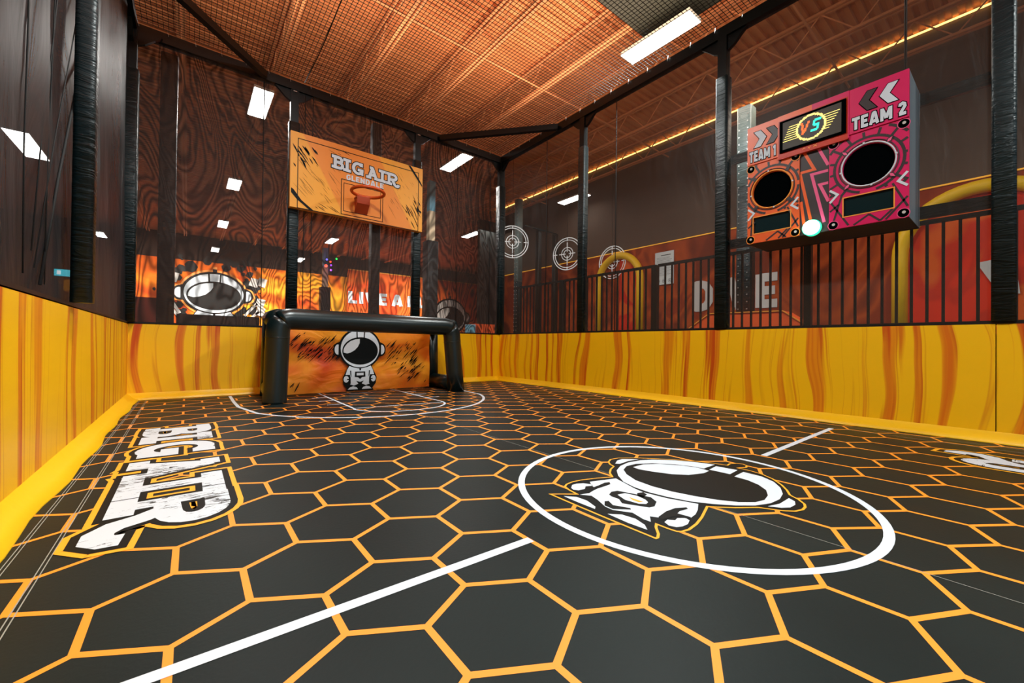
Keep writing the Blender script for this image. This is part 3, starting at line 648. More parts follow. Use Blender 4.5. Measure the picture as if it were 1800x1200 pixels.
def plate_with_holes(mb, fr, outer, holes, k, h, t):
    cu = bpy.data.curves.new('c', 'CURVE'); cu.dimensions = '2D'; cu.fill_mode = 'BOTH'; cu.extrude = t/2
    for sp in [outer]+holes:
        s = cu.splines.new('POLY'); s.points.add(len(sp)-1)
        for i, (a, b_) in enumerate(sp): s.points[i].co = (a, b_, 0, 1)
        s.use_cyclic_u = True
    o = bpy.data.objects.new('c', cu); COL.objects.link(o); dg = bpy.context.evaluated_depsgraph_get(); me = o.evaluated_get(dg).to_mesh()
    mb.add([fr.p(v.co.x, v.co.y, h+t/2+v.co.z) for v in me.vertices], [tuple(p.vertices) for p in me.polygons], k)
    o.evaluated_get(dg).to_mesh_clear(); bpy.data.objects.remove(o); bpy.data.curves.remove(cu)
def clipseg(a, b, x0, x1, y0, y1):
    t0, t1 = 0., 1.; dx, dy = b[0]-a[0], b[1]-a[1]
    for p, q in ((-dx, a[0]-x0), (dx, x1-a[0]), (-dy, a[1]-y0), (dy, y1-a[1])):
        if abs(p) < 1e-9:
            if q < 0: return None
        else:
            r = q/p
            if p < 0: t0 = max(t0, r)
            else: t1 = min(t1, r)
    if t0 >= t1: return None
    return (a[0]+dx*t0, a[1]+dy*t0), (a[0]+dx*t1, a[1]+dy*t1)
def game_panel(nm, x0, x1, base, light, accent, flip, lab, ringk):
    """one team's front panel; local x across, 0..1.13 high"""
    top = 1.14; mb = MB(); w_ = x1-x0; cx = x0+w_/2+.01*flip; cy = .72; rr = .245
    win = [(cx-.24, .12), (cx+.24, .12), (cx+.24, .36), (cx-.24, .36)]
    win = [(cx-.24, .13), (cx+.24, .13), (cx+.24, .37), (cx-.24, .37)]
    plate_with_holes(mb, FC, [(x0, .0), (x1, .0), (x1, top), (x0, top)], [ell(cx, cy, rr, rr, n=48), win], base, .0, .03)
    # radial brick pattern around the hole
    for r_ in (rr+.085, rr+.2):
        for q0 in range(0, 360, 10):
            s_ = clipseg((cx+r_*math.cos(math.radians(q0)), cy+r_*math.sin(math.radians(q0))), (cx+r_*math.cos(math.radians(q0+10)), cy+r_*math.sin(math.radians(q0+10))), x0+.01, x1-.01, .40, top-.02)
            if s_: stroke(mb, FC, s_, .03, 'dark', .032)
    for k_ in range(16):
        for ra, rb, of in ((rr+.085, rr+.2, 0), (rr+.2, rr+.5, 11)):
            t_ = math.radians(k_*22.5+of+6); s_ = clipseg((cx+ra*math.cos(t_), cy+ra*math.sin(t_)), (cx+rb*math.cos(t_), cy+rb*math.sin(t_)), x0+.01, x1-.01, .40, top-.02)
            if s_: stroke(mb, FC, s_, .028, 'dark', .0325)
    for a, b_ in (((x0, .38), (x0+.2, .02)), ((x0+.05, .1), (cx-.25, .42)), ((x1, .1), (x1-.14, .42)), ((x1-.2, .01), (x1, .25)), ((x0+.25, .01), (x0+.4, .11)), ((x0+.4, .11), (x0+.5, .01)), ((x1-.25, .01), (x1-.14, .12)), ((x0, .22), (x0+.1, .3))):
        s_ = clipseg(a, b_, x0+.01, x1-.01, .01, .42)
        if s_ and not (cx-.24 < (s_[0][0]+s_[1][0])/2 < cx+.24 and (s_[0][1]+s_[1][1])/2 > .14): stroke(mb, FC, s_, .022, 'dark', .032)
    stroke(mb, FC, win, .012, accent, .034, closed=True)
    for a, b_ in ((x0+.045, .05), (x1-.045, .05), (x0+.045, top-.06), (x1-.045, top-.06)):
        poly(mb, FC, ell(a, b_, .058, .058, n=20), light, .0335); poly(mb, FC, ell(a, b_, .05, .05, n=20), 'hole', .035); poly(mb, FC, ell(a+.004, b_+.008, .017, .017, n=14), 'greywhite', .036)
    # small white chevrons at the edges
    stroke(mb, FC, [(x0+.01, .50), (x0+.09, .43), (x0+.01, .34)], .026, 'white', .036); stroke(mb, FC, [(x1-.01, .52), (x1-.09, .43), (x1-.01, .36)], .026, 'white', .036)
    mb.build('front_panel', ec, lab)
    # ring
    r_ = MB()
    r_.tube([FC.p(cx+(rr+.012)*math.cos(t), cy+(rr+.012)*math.sin(t), .036) for t in [2*math.pi*i/48 for i in range(48)]], .009, ringk, 6, closed=True)
    r_.tube([FC.p(cx+(rr+.036)*math.cos(t), cy+(rr+.036)*math.sin(t), .034) for t in [2*math.pi*i/48 for i in range(48)]], .006, 'dark', 6, closed=True)
    for k_ in range(4):
        t = math.radians(45+90*k_+3); d = V((math.cos(t), math.sin(t))); q = V((-d.y, d.x)); c = V((cx, cy))+d*(rr+.05)
        poly(r_, FC, [tuple(c-d*.05), tuple(c+q*.028), tuple(c+d*.06), tuple(c-q*.028)], 'dark', .040); poly(r_, FC, [tuple(c-d*.03), tuple(c+q*.017), tuple(c+d*.04), tuple(c-q*.017)], 'pinkl' if flip > 0 else 'dark', .042)
        t = math.radians(90*k_+8); r_.add([FC.p(cx+(rr+.02)*math.cos(t)+dx, cy+(rr+.02)*math.sin(t)+dy, .05) for dx, dy in ((-.01, -.01), (.01, -.01), (.01, .01), (-.01, .01))], [(0, 1, 2, 3)], 'white')
    r_.build('target_ring', ec, 'ring around the round target hole')
    MB().add([FC.p(a, b_, .001) for a, b_ in ell(cx, cy, rr+.02, rr+.02, n=40)], [tuple(range(40))], 'hole').build('target_hole', ec, 'black round target opening')
    MB().add([FC.p(a, b_, .006) for a, b_ in win], [(0, 1, 2, 3)], 'teal').build('display_window', ec, 'dark glass display window')
    # title block
    t_ = MB(); t_.box(tuple(FC.p(x0, CH-.0, 0))[:1]+(FC.p(x1, 0, 0).y, ZB+top), (XC-.04, FC.p(x0, 0, 0).y, ZT), base) if False else None
    return top
game_panel('a', .0, .655, 'orange', 'amber', 'amber', -1, 'orange front panel with brick pattern for team 1', 'amber')
game_panel('b', .985, CW, 'pink', 'pinkl', 'amber', 1, 'magenta front panel with brick pattern for team 2', 'white')
def title(x0, x1, k, body, flip, lab, tx0, tx1):
    t = MB(); a = FC.p(x0, 1.14, .045); b_ = FC.p(x1, CH, 0)
    t.box((min(a.x, b_.x), min(a.y, b_.y), a.z), (max(a.x, b_.x), max(a.y, b_.y), b_.z), k)
    block(t, FC, body.replace(' ', '  '), tx0, 1.175, tx1, 1.325, 'white', .052, .25, 'hole', .07)
    for i, kk in enumerate(('white', 'dark')):
        c = (x0+.17+.17*i) if flip < 0 else (x1-.17-.19*i); s_ = 1 if flip < 0 else -1
        P_ = [(c-.08*s_, 1.60), (c+.01*s_, 1.60), (c+.085*s_, 1.485), (c+.01*s_, 1.37), (c-.08*s_, 1.37), (c-.005*s_, 1.485)]
        ar = [(a_, b2-.02*0) for a_, b2 in P_]; poly(t, FC, inset(ar, -.008), 'hole', .049); poly(t, FC, ar, kk, .052)
    t.build('title_panel', ec, lab)
title(0, .40, 'orange', 'TEAM 1', -1, 'orange title panel reading TEAM 1', .03, .375); title(1.19, CW, 'pink', 'TEAM 2', 1, 'magenta title panel reading TEAM 2', 1.22, CW-.02)
t = MB(); 
a = FC.p(.40, 1.10, .055); b_ = FC.p(.80, CH, 0); t.box((a.x, b_.y, a.z), (b_.x, a.y, b_.z), 'orange')
a = FC.p(.80, 1.10, .055); b_ = FC.p(1.19, CH, 0); t.box((a.x, b_.y, a.z), (b_.x, a.y, b_.z), 'pink')
a = FC.p(.41, 1.09, .058); b_ = FC.p(1.18, 1.62, 0); t.box((a.x, b_.y, a.z), (b_.x, a.y, b_.z), 'redor')
for pts in ([(.70, 1.125), (.715, 1.145), (.73, 1.13)], [(.76, 1.145), (.775, 1.12), (.79, 1.15)], [(.82, 1.12), (.86, 1.15)], [(.82, 1.15), (.86, 1.12)]): stroke(t, FC, pts, .006, 'amber', .062)
t.build('screen_surround', ec, 'orange and magenta housing around the screen')
t = MB(); a = FC.p(.43, 1.17, .075); b_ = FC.p(1.165, 1.60, .05); t.box((a.x, b_.y, a.z), (b_.x, a.y, b_.z), 'hole')
poly(t, FC, [(.47, 1.2), (1.12, 1.2), (1.12, 1.57), (.47, 1.57)], 'led', .077)
cx, cy = .79, 1.385
PX = .0125
for i in range(-15, 16):
    for j in range(-15, 16):
        d = math.hypot(i, j)
        if 11.5 <= d <= 13.6: k_ = 'ledy'
        elif d < 11.5: k_ = 'dark'
        else: continue
        x_, y_ = cx+i*PX, cy+j*PX; t.add([FC.p(x_+a, y_+b2, .079 if k_ == 'ledy' else .078) for a, b2 in ((0, 0), (PX, 0), (PX, PX), (0, PX))], [(0, 1, 2, 3)], k_)
Vp = ["OO....OO", "OO....OO", ".OO..OO.", ".OO..OO.", ".OO..OO.", ".OO.OO..", "..OOOO..", "..OOOO..", "..OOO...", "..OO...."]
Sp = ["..TTTTTT", ".TTTTTTT", ".TT.....", ".TT.....", ".TTTTTT.", "..TTTTT.", ".....TT.", ".....TT.", "TTTTTTT.", "TTTTTT.."]
for gl, ox, k_ in ((Vp, -.115, 'ledo'), (Sp, .012, 'ledt')):
    for r_, row in enumerate(gl):
        for c_, ch in enumerate(row):
            if ch != '.':
                s_ = PX; x_ = cx+ox+c_*s_+(5-r_)*.0022; y_ = cy+.075-r_*s_*1.25; t.add([FC.p(x_+a, y_+b2, .081) for a, b2 in ((0, 0), (s_, 0), (s_, s_*1.25), (0, s_*1.25))], [(0, 1, 2, 3)], k_)
for i in range(7):
    y_ = cy+.10-i*.03; stroke(t, FC, [(.545-.012*i, y_), (cx-.16-(.0 if 1 < i < 5 else -.03), y_)], .008, 'ledy', .079); stroke(t, FC, [(cx+.18-(.0 if 1 < i < 5 else .03), y_), (1.105-.018*i, y_)], .008, 'ledy', .079)
t.build('led_screen', ec, 'lit LED screen showing VS in a yellow ring')
t = MB(); a = FC.p(.655, 0, .0); b_ = FC.p(.985, 1.12, .0); poly(t, FC, [(.655, 0), (.985, 0), (.985, 1.12), (.655, 1.12)], 'dark', .012)
for pts, k_ in (([(.66, .98), (.80, 1.08), (.72, .88), (.66, .86)], 'orange'),): pass
for pts, k_ in (([(.70, 1.11), (.82, .84), (.66, .84)], 'orange'), ([(.86, 1.11), (.97, .85)], 'pinkl'), ([(.66, .82), (.80, .08)], 'orange'), ([(.97, .78), (.79, .78), (.93, .12)], 'pinkl'), ([(.97, .62), (.88, .62), (.975, .38)], 'pinkl'), ([(.67, .45), (.72, .02)], 'orange')):
    stroke(t, FC, pts, .035, k_, .014)
t.build('centre_strip', ec, 'dark strip with orange and pink zigzags between the panels')
t = MB(); c = FC.p(.80, .07, .03); t.tube([FC.p(.80, .07, .0), FC.p(.80, .07, .05)], .098, 'lamp_gr', 32); t.build('lamp_bezel', ec, 'green rim of the round lamp')
t = MB(); t.tube([FC.p(.80, .07, .05), FC.p(.80, .07, .065)], .088, 'lamp_g', 32); t.build('round_lamp', ec, 'glowing white round lamp')
area('cabinet_glow', FC.p(.80, .07, .09), .15, .15, 1.2, (.8, 1, .92), (0, -math.pi/2, 0))
for z, lab in ((3.93, 'upper black rail carrying the game cabinet'), (2.60, 'lower black rail carrying the game cabinet')):
    MB().beam((xr+.12, 1.5, z-.02), (xr+.12, -1.4, z-.06+.0), .05, .14, 'vinyl').build('support_rail', label=lab, cat='rail')
# ================================================================== GUARD RAIL beyond the right wall
XG = 6.5 if False else 6.18
def railing(y0, y1, z0, z1, label):
    e = thing('guard_railing', label, 'railing', (XG, (y0+y1)/2, HP))
    MB().beam((XG, y0, z1), (XG, y1, z1), .05, .05, 'rail').build('top_rail', e); MB().beam((XG, y0, z0+.04), (XG, y1, z0+.04), .04, .04, 'rail').build('bottom_rail', e)
    y = y0+.08; n = 0
    while y < y1-.05:
        MB().beam((XG, y, z0+.02), (XG, y, z1), .028, .028, 'rail').build('baluster', e); y += .137; n += 1
    MB().beam((XG, y0, z0-.1), (XG, y0, z1+.01), .09, .09, 'rail').build('rail_post', e)
    return e
RZ = 2.50
railing(5.45, 7.3, HP, RZ, 'black balustrade beyond the netting, farthest section near the corner')
railing(2.94, 5.40, HP, RZ, 'black balustrade in front of the small yellow arch')
railing(.47, 2.88, HP, RZ, 'black balustrade in front of the letters on the red wall')
railing(-2.2, .42, HP, RZ, 'black balustrade below the game cabinet, in front of the red mural')
MB().box((XR+.25, -9, HP-.25), (XW-.05, 14, HP-.1), 'concrete').build('raised_walkway', kind='structure')
# ================================================================== HALL SHELL
mb = MB(); prof = [(0, 0), (.085, 0), (.105, .05), (.18, .05), (.2, 0)]; y = -8.; vs = []
k = 0
while y < YW:
    for a, b_ in prof[:-1]: vs += [(-16, y+a, ZD+b_), (28, y+a, ZD+b_)]
    y += .2
nv = len(vs)//2
mb.add(vs, [(2*i, 2*i+1, 2*i+3, 2*i+2) for i in range(nv-1)], 'deck'); mb.build('ceiling', kind='structure')
# joists (one truss per thing)
def joist(x, y0, y1, label, zb=7.3):
    e = thing('roof_joist', label, 'joist', (x, (y0+y1)/2, zb), 'open web joists under the roof deck')
    for z in (ZD-.05, zb):
        m_ = MB()
        for s_ in (-.05, .05): m_.beam((x+s_, y0, z), (x+s_, y1, z), .05, .05, 'joist')
        m_.build('chord', e)
    m_ = MB(); y = y0; up = False
    while y < y1-.6:
        m_.beam((x, y, zb if not up else ZD-.05), (x, y+.6, ZD-.05 if not up else zb), .022, .022, 'joist'); up = not up; y += .6
    m_.build('web', e)
jx = [-9.6, -7.8, -6.1, -4.4, -2.75, -1.07, .68, 2.43, 4.13, 5.93, 7.68, 9.45, 11.2]
for i, x in enumerate(jx): joist(x, -3 if x > -5 else 4, 30 if x > -3 else 28, 'orange steel open web joist running away under the roof deck')
for y in (6.0, 12.0, 1.2):
    MB().beam((-8, y, 7.32), (11.7, y, 7.32), .035, .035, 'joist').build('joist_bridging', label='thin orange bridging bar crossing the joists, %s' % {6.0: 'seen above the court net', 12.0: 'far beyond the back wall', 1.2: 'nearest the camera'}[y], cat='bar')
MB().box((3.2, .3, 7.0), (6.35, 3.17, 7.12), 'darkpanel').build('dark_roof_panel', label='dark green panel under the roof deck beside the long lamp', cat='panel')
MB().box((XW, -9, -.1), (XW+.2, 15.9, ZD), 'hallwall').build('wall_far_right', kind='structure')
MB().box((XW-.03, -9, 0), (XW, 15.9, 4.45), 'redwall').build('mural_band', label='dark red and orange painted lower band of the far right wall', cat='mural')
MB().box((-16, YW, -.1), (28, YW+.3, ZD), 'hallwall2').build('wall_far_back', kind='structure')
MB().box((-16, -9, -.1), (-15.8, YW, ZD), 'hallwall2').build('wall_far_left', kind='structure')
MB().box((27.8, 15.9, -.1), (28, YW, ZD), 'hallwall2').build('wall_far_east', kind='structure')
MB().box((XW, 15.7, -.1), (28, 15.9, ZD), 'hallwall2').build('wall_return', kind='structure')
MB().tube([(XW-.06, -9, 7.98-.58+.55), (XW-.06, 15.85, 7.95)], .022, 'neon', 8).build('neon_strip', label='bright warm light strip along the top of the far right wall', cat='light strip')
MB().tube([(XW-.06, -9, 4.47), (XW-.06, 15.85, 4.47)], .018, 'neon2', 8).build('neon_strip', label='thin amber light strip above the red painted band', cat='light strip')
# lamps
def lamp(x, y, label, L=1.4, W_=.38, z=6.7, cable=True, group='hanging rectangular LED panels'):
    e = thing('hanging_lamp', label, 'lamp', (x, y, z), group)
    MB().box((x-W_/2-.01, y-L/2-.01, z+.012), (x+W_/2+.01, y+L/2+.01, z+.07), 'lampbody').build('housing', e)
    MB().box((x-W_/2, y-L/2, z), (x+W_/2, y+L/2, z+.012), 'lamp').build('diffuser', e)
    for s_ in (-.4, .4): MB().tube([(x, y+s_*L, z+.07), (x, y+s_*L, ZD+.02)], .004, 'rope', 5).build('suspension_wire', e)
lamp(5.98, 2.8, 'long bright LED panel above the net at upper right', group=None)
lamp(.42, 10.05, 'large bright LED panel seen through the net left of the backboard', group=None)
lamp(.38, 16.6, 'second LED panel in the row receding left of the backboard', 1.2, group=None)
lamp(.40, 23.1, 'third LED panel in the row receding left of the backboard', group=None)
lamp(.40, 30.3, 'smallest LED panel in the row receding left of the backboard', group=None)
lamp(5.74, 9.8, 'bright LED panel right of the backboard, behind the back netting', group=None)
lamp(5.44, 23.0, 'small LED panel below the backboard, behind the net', group=None)
lamp(5.2, 30.2, 'tiny LED panel just right of the post below the backboard', group=None)
lamp(10.75, 16.7, 'small LED panel near the back right corner, behind the net', group=None)
lamp(10.95, 9.6, 'LED panel seen behind the post right of the corner', group=None)
lamp(-4.7, 17.0, 'glowing LED panel seen through the dark netting at the left', 2.2, .5, group=None)
lamp(-4.7, 30.0, 'faint LED panel low in the dark netting at the left', 1.4, .38, group=None)
# columns of the hall with black pads
def column(x, y, w_, zp, ztop, k1, k2, zs, label):
    e = thing('building_column', label, 'column', (x, y, 0))
    MB().beam((x, y, 0), (x, y, zs), w_, w_, k1).build('shaft', e); 
    if ztop > zs: MB().beam((x, y, zs), (x, y, ztop), w_, w_, k2).build('upper_shaft', e, 'blue painted upper shaft')
    MB().rbeam((x, y, 0), (x, y, zp), w_*1.9, w_*1.9, 'vinyl', .05).build('pad', e, 'black pad wrapped round the column')
c_ = at(757, 425, 1, 12.8); column(c_.x, 12.8, .24, c_.z, 7.2, 'cream', 'blue', at(757, 372, 1, 12.8).z, 'cream and blue column with a black pad, right of the backboard')
c_ = at(571, 505, 1, 26); column(c_.x, 26, .3, c_.z, at(571, 436, 1, 26).z, 'cream', 'blue', at(571, 470, 1, 26).z, 'distant pale column with a black pad, below the backboard')
# party lights: one hanging cluster
c = at(579, 452, 1, 25); ep = thing('party_light_cluster', 'cluster of glowing red, violet, blue and green party lights by the distant column', 'light', tuple(c))
MB().beam((c.x, 25.15, at(580, 478, 1, 25).z), (c.x, 25.15, ZD+.02), .06, .06, 'rail').build('stem', ep)
for u, v, k_, nm in ((573, 467, 'dr', 'red_bulb'), (581, 460, 'dr', 'red_bulb'), (574.5, 456, 'db', 'blue_bulb'), (582, 466, 'dp', 'violet_bulb'), (582, 474.5, 'dp', 'violet_bulb'), (591.5, 455, 'dg', 'green_bulb')):
    q = at(u, v, 1, 25); m_ = MB(); rs = .09 if v == 467 else .06
    m_.beam((c.x, 25.15, q.z), (q.x, 25.1, q.z), .02, .02, 'rail'); m_.tube([q+V((0, 0, a*rs)) for a in (-1, -.7, 0, .7, 1)], [.01, rs*.7, rs, rs*.7, .01], k_, 10); m_.build(nm, ep)
# ---------------- murals on the far back wall
P0 = at(232, 560, 1, YW-.1)
mb = MB(); xl = at(225, 500, 1, YW).x; xrr = at(612, 500, 1, YW).x
mb.box((xl, YW-.08, 0), (xrr, YW, 6.3), 'flame')
FM = F((0, YW-.08, 0), (1, 0, 0), (0, 0, 1))
ca = at(377, 516, 1, YW-.1); RRx = (at(430, 516, 1, YW-.1)-at(326, 516, 1, YW-.1)).length/2
# splatter
for i in range(120):
    an = R.uniform(0, 6.283); d = R.uniform(1.15, 1.85)*RRx; s_ = R.uniform(.04, .3)*(1.2 if d < 1.5*RRx else .5)
    poly(mb, FM, [(ca.x+d*math.cos(an)*1.05+s_*math.cos(t)*R.uniform(.7, 1.2), ca.z+.1+d*.95*math.sin(an)+s_*math.sin(t)*R.uniform(.7, 1.2)) for t in [k*6.283/9 for k in range(9)]], 'black', .01+.0005*i)
fa = F((ca.x, YW-.2, ca.z), (RRx, 0, 0), (0, 0, RRx*.82))
astronaut(mb, F((ca.x, YW-.17, ca.z), (RRx*1.06, 0, 0), (0, 0, RRx*.9)), ('line', 'line'), .0, .001); astronaut(mb, fa, ('black', 'white'), .02, .006)
for u0, v0, u1, v1 in ((296, 520, 316, 550), (300, 540, 312, 553), (455, 548, 440, 560), (452, 533, 430, 555)):
    a = at(u0, v0, 1, YW-.25); c = at(u1, v1, 1, YW-.25); stroke(mb, F((0, YW-.25, 0), (1, 0, 0), (0, 0, 1)), [(a.x, a.z), (c.x, c.z)], .16, 'greywhite', .0)
for u, v in ((303, 486), (446, 497), (460, 497), (457, 533), (457, 548)):
    a = at(u, v, 1, YW-.25); poly(mb, F((0, YW-.25, 0), (1, 0, 0), (0, 0, 1)), [(a.x-.3, a.z-.2), (a.x+.2, a.z-.35), (a.x+.35, a.z+.25), (a.x-.15, a.z+.35)], 'greywhite', .0)
mb.build('wall_mural', label='orange mural with an astronaut helmet seen through the back net', cat='mural')
mb = MB(); a = at(611, 473, 1, YW-.4); xe = at(842, 500, 1, YW-.4).x; mb.box((a.x, YW-.45, 0), (xe, YW-.4, a.z), 'bannerfar')
mb.beam((a.x, YW-.47, a.z), (xe, YW-.47, a.z), .05, .07, 'lineyel')
FB = F((0, YW-.45, 0), (1, 0, 0), (0, 0, 1)); q1 = at(612, 532, 1, YW-.45); q2 = at(747, 518, 1, YW-.45); zt = at(612, 511, 1, YW-.45).z
block(mb, FB, 'LIVE A PL', q1.x, q1.z, q2.x, zt, 'white', .02, .26, gap=.14)
ca = at(791, 556, 1, YW-.5); rx = (at(818, 556, 1, YW-.5)-at(764, 556, 1, YW-.5)).length/2
astronaut(mb, F((ca.x, YW-.5, ca.z), (rx, 0, 0), (0, 0, rx*.95)), ('black', 'greywhite'), .0, .006)
mb.build('slogan_banner', label='orange banner with white capital letters behind the goal top', cat='banner')
# low things just past the pad top
a = at(228, 521, 1, 12.); c = at(286, 526, 1, 12.); MB().box((a.x, 12, 0), (c.x, 12.8, 2.02), 'chair').build('red_cabinet', label='dark red box behind the back wall beside the left corner', cat='box')
a = at(310, 551, 1, 13); c = at(456, 557, 1, 13); mb = MB(); mb.box((a.x, 13, 0), (c.x, 13.3, a.z), 'rail'); mb.build('dark_counter', label='long black low counter below the astronaut mural', cat='counter')
a = at(826, 575, 1, 10); MB().box((a.x, 10, 0), (at(836, 575, 1, 10).x, 10.3, a.z+.1), 'blue').build('blue_pad', label='small blue pad just above the back wall beside the goal', cat='pad')
a = at(836, 575, 1, 10.1); MB().box((a.x, 10.1, 0), (at(872, 575, 1, 10.1).x, 10.5, a.z+.12), 'orangepad').build('orange_block', label='orange red block above the padding by the far corner', cat='pad')
a = at(842, 385, 1, 15.5); c = at(868, 385, 1, 15.5); MB().box((a.x, 15.4, 0), (XW, 15.6, a.z-.02), 'curtain').build('dark_curtain', label='dark green curtain hanging by the far right corner', cat='curtain')
# left side glimpses
a = at(95, 472, 1, 22); c = at(126, 486, 1, 22); mb = MB(); mb.box((a.x, 22, c.z), (c.x, 22.1, a.z), 'sign'); mb.box((c.x-.4, 21.98, c.z+.05), (c.x-.3, 22, a.z-.05), 'signw'); es_ = thing('sign_stand', 'glowing cyan sign on a pole seen through the dark left netting', 'sign', (c.x-.1, 22.1, 0))
MB().beam((c.x-.12, 22.14, 0), (c.x-.12, 22.14, a.z), .05, .05, 'rail').build('pole', es_)
mb.build('lit_sign', es_)
a = at(112, 491, 1, 22); c = at(125, 511, 1, 22); MB().box((a.x, 22, c.z), (c.x, 22.1, a.z), 'lineyel').build('yellow_panel', es_, 'small yellow panel')
for u, lb in ((17, 'leftmost'), (37, 'right hand')):
    a = at(u, 398, 1, 24); c = at(u, 430, 1, 24); MB().tube([a, c], .05, 'dp', 8).build('purple_tube', label='%s of two thin purple light tubes beyond the left netting' % lb, cat='light') if False else None
# ---------------- beyond the right netting
def arch(y0, y1, zt, label, inner, wd):
    e = thing('yellow_arch', label, 'arch', (XW-.15, (y0+y1)/2, HP-.1)); c = (y0+y1)/2; r = abs(y1-y0)/2-wd/2; zc = zt-r*1.0-wd/2
    path = [(XW-.15, c-r, HP-.1)]+[(XW-.15, c-r*math.cos(t), zc+r*math.sin(t)) for t in [math.pi*i/24 for i in range(25)]]+[(XW-.15, c+r, HP-.1)]
    vs = []; m_ = MB()
    m_.tube(path, wd/2, 'archyel', 12); m_.build('arch_tube', e)
    pts = [(XW-.1, c-r, HP-.1)]+[(XW-.1, c-r*math.cos(t), zc+r*math.sin(t)) for t in [math.pi*i/24 for i in range(25)]]+[(XW-.1, c+r, HP-.1)]
    pts = pts if inner == 'redbright' and wd > .27 else [(XW-.1, c, HP-.1), (XW-.1, c, zc+r)]+[p_ for p_ in pts if p_[1] < c]
    pts = pts[:2]+sorted(pts[2:], key=lambda p_: (-p_[1], -p_[2])) if wd <= .27 else pts
    q = MB(); q.add(pts, [tuple(range(len(pts)))], inner); 
    q.build('arch_panel', e, 'red and orange panel inside the arch')
arch(6.9, 9.0, 4.43, 'small yellow padded arch with a red opening, beyond the railing', 'redbright', .26)
arch(-2.35, .42, 4.40, 'large yellow padded arch with a bright red mural, at far right', 'redbright', .28)
# letters on the wall
mb = MB(); FW = F((XW-.05, 0, 0), (0, -1, 0), (0, 0, 1)); FW.n = V((-1, 0, 0))
block(mb, FW, 'DIVE', -5.15, 2.08, -2.75, 3.02, 'greywhite', .0, .25); mb.build('wall_lettering', label='large faded white capital letters on the dark red wall', cat='lettering')
mb = MB(); FW2 = F((XW-.14, 0, 0), (0, -1, 0), (0, 0, 1)); FW2.n = V((-1, 0, 0)); poly(mb, FW2, [(.86, 2.72), (1.35, 2.80), (1.42, 2.05), (1.16, 2.07)], 'greywhite', .0); mb.build('wall_lettering', label='single slanted grey white stroke on the bright red mural', cat='lettering')
# poster
mb = MB(); y0_, y1_, z0_, z1_ = 6.479, 5.79, 3.05, 4.16; mb.box((XW-.08, y1_, z0_), (XW-.06, y0_, z1_), 'poster')
FP = F((XW-.08, y0_, z0_), (0, -1, 0), (0, 0, 1)); FP.n = V((-1, 0, 0)); pw, ph = y0_-y1_, z1_-z0_
stroke(mb, FP, [(.22, ph-.12), (.58, ph-.12)], .03, 'ink', .003)
for i in range(16): stroke(mb, FP, [(.06, ph-.2-i*.04), (pw-.06-R.uniform(0, .12), ph-.2-i*.04)], .008, 'ink', .003)
for i in range(3): stroke(mb, FP, ell(.12+.22*i, .12, .06, .06, n=16), .012, 'ink', .003, closed=True); poly(mb, FP, ell(.12+.22*i, .12, .025, .025, n=8), 'ink', .004)
mb.build('rules_poster', label='white rules notice with small print on the dark red wall', cat='poster')
# targets
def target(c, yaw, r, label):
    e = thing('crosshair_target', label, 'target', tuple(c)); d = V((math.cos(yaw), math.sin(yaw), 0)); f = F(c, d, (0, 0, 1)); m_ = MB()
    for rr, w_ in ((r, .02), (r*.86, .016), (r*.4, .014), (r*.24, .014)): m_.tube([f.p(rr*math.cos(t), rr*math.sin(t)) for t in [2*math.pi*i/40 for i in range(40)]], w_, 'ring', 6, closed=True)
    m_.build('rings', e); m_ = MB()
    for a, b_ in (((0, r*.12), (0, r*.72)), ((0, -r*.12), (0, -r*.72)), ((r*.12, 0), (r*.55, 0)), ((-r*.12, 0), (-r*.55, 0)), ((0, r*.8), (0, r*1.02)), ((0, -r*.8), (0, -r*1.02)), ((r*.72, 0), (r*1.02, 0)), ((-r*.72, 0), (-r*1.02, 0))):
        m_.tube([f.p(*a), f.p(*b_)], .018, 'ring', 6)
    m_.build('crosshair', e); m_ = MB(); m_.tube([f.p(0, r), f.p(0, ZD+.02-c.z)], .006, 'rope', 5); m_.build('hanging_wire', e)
target(at(901, 425, 1, 10.5), math.radians(-28), .60, 'leftmost white crosshair ring target hanging by the corner post')
target(at(997, 446, 1, 9.6), math.radians(-75), .62, 'middle white crosshair ring target, clearest of the three')
target(at(1076, 461, 0, XW-.09), math.radians(-90), (at(1076, 433, 0, XW).z-at(1076, 461, 0, XW).z), 'faint crosshair ring target behind the small yellow arch')
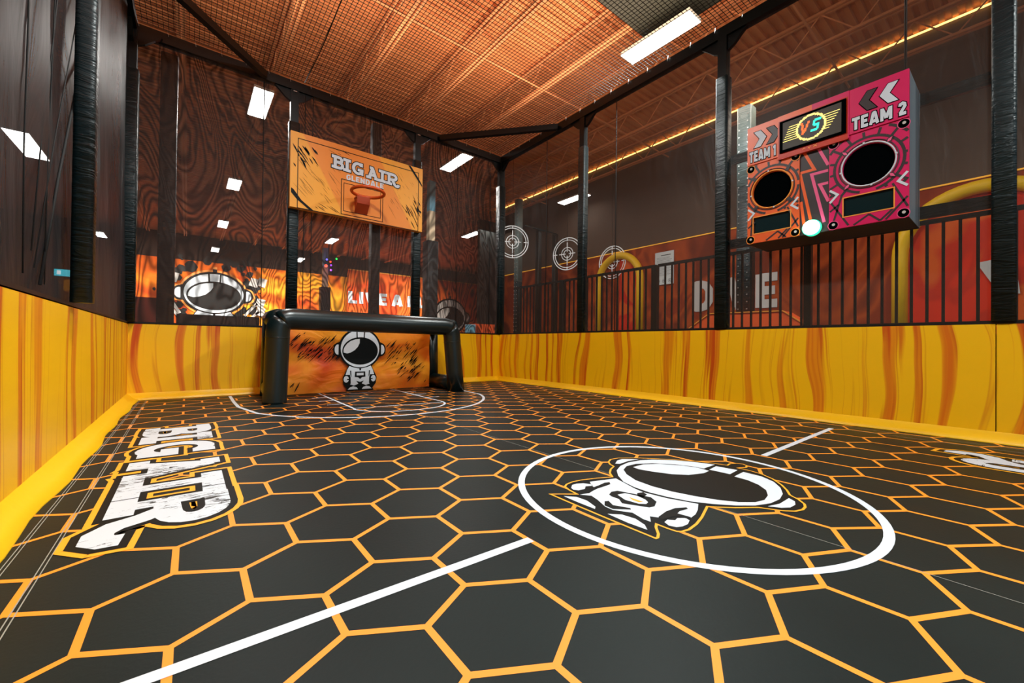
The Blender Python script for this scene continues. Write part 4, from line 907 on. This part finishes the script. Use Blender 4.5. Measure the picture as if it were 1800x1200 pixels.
# neighbouring attraction frame posts
def npost(u, v, x, w_, z0, z1, label, studs=True, silver=None):
    c = at(u, v, 0, x); e = thing('studded_post', label, 'post', (c.x, c.y, z0)); zs = silver or z1
    MB().rbeam((c.x, c.y, z0), (c.x, c.y, zs), w_, w_, 'vinyl', .04).build('padding', e)
    if silver: MB().rbeam((c.x, c.y, zs), (c.x, c.y, z1), w_, w_, 'ltvinyl', .04).build('silver_padding', e, 'silver upper padding')
    m_ = MB(); z = z0+.1
    while z < z1-.05:
        for s_ in (-.3, .3): m_.box((c.x-w_/2-.012, c.y+s_*w_-.012, z-.012), (c.x-w_/2+.0, c.y+s_*w_+.012, z+.012), 'stud')
        z += .16
    m_.build('stud_row', e, 'rows of small bright studs', kind='stuff')
c_ = at(1311, 548, 0, 8.9); zt_ = at(1311, 192, 0, 8.9).z; npost(1311, 400, 8.9, .3, HP, zt_, 'black studded padded post with a silver top behind the game cabinet', silver=at(1311, 330, 0, 8.9).z)
zt_ = at(911, 352, 0, 9.6).z; npost(911, 450, 9.6, .26, HP-.1, zt_, 'slim silver and black studded post beyond the corner post', silver=at(911, 495, 0, 9.6).z)
zt_ = at(1002, 300, 0, 9.0).z
for u, v0_, lb in ((947, 405, 'left'), (976, 412, 'right')):
    c = at(u, v0_, 1, 11.0); MB().rbeam((c.x, 11.0, HP-.1), (c.x, 11.0, c.z), .2, .2, 'rail', .03).build('dark_post', label='%s of two dim dark posts between the white targets' % lb, cat='post')
a = at(922, 396, 1, 10.88); c = at(979, 412, 1, 10.88); MB().beam(a, c, .05, .05, 'steel').build('dark_beam', label='dim horizontal bar above the two dark posts', cat='beam')
# orange pad wedge
pts = [at(u, v, 0, 8.6) for u, v in ((1210, 578), (1247, 551), (1376, 546), (1412, 568))]
mb = MB(); mb.prism([(8.6, pts[0].y+.3, HP-.1), tuple(pts[0]), tuple(pts[1]), tuple(pts[2]), tuple(pts[3]), (8.6, pts[3].y-.3, HP-.1)], (.5, 0, 0), 'orangepad')
for i in range(3): mb.beam(pts[i]+V((-.01, 0, 0)), pts[i+1]+V((-.01, 0, 0)), .02, .02, 'amber')
mb.build('orange_pad', label='orange sloped pad behind the railing, left of the game cabinet foot', cat='pad')
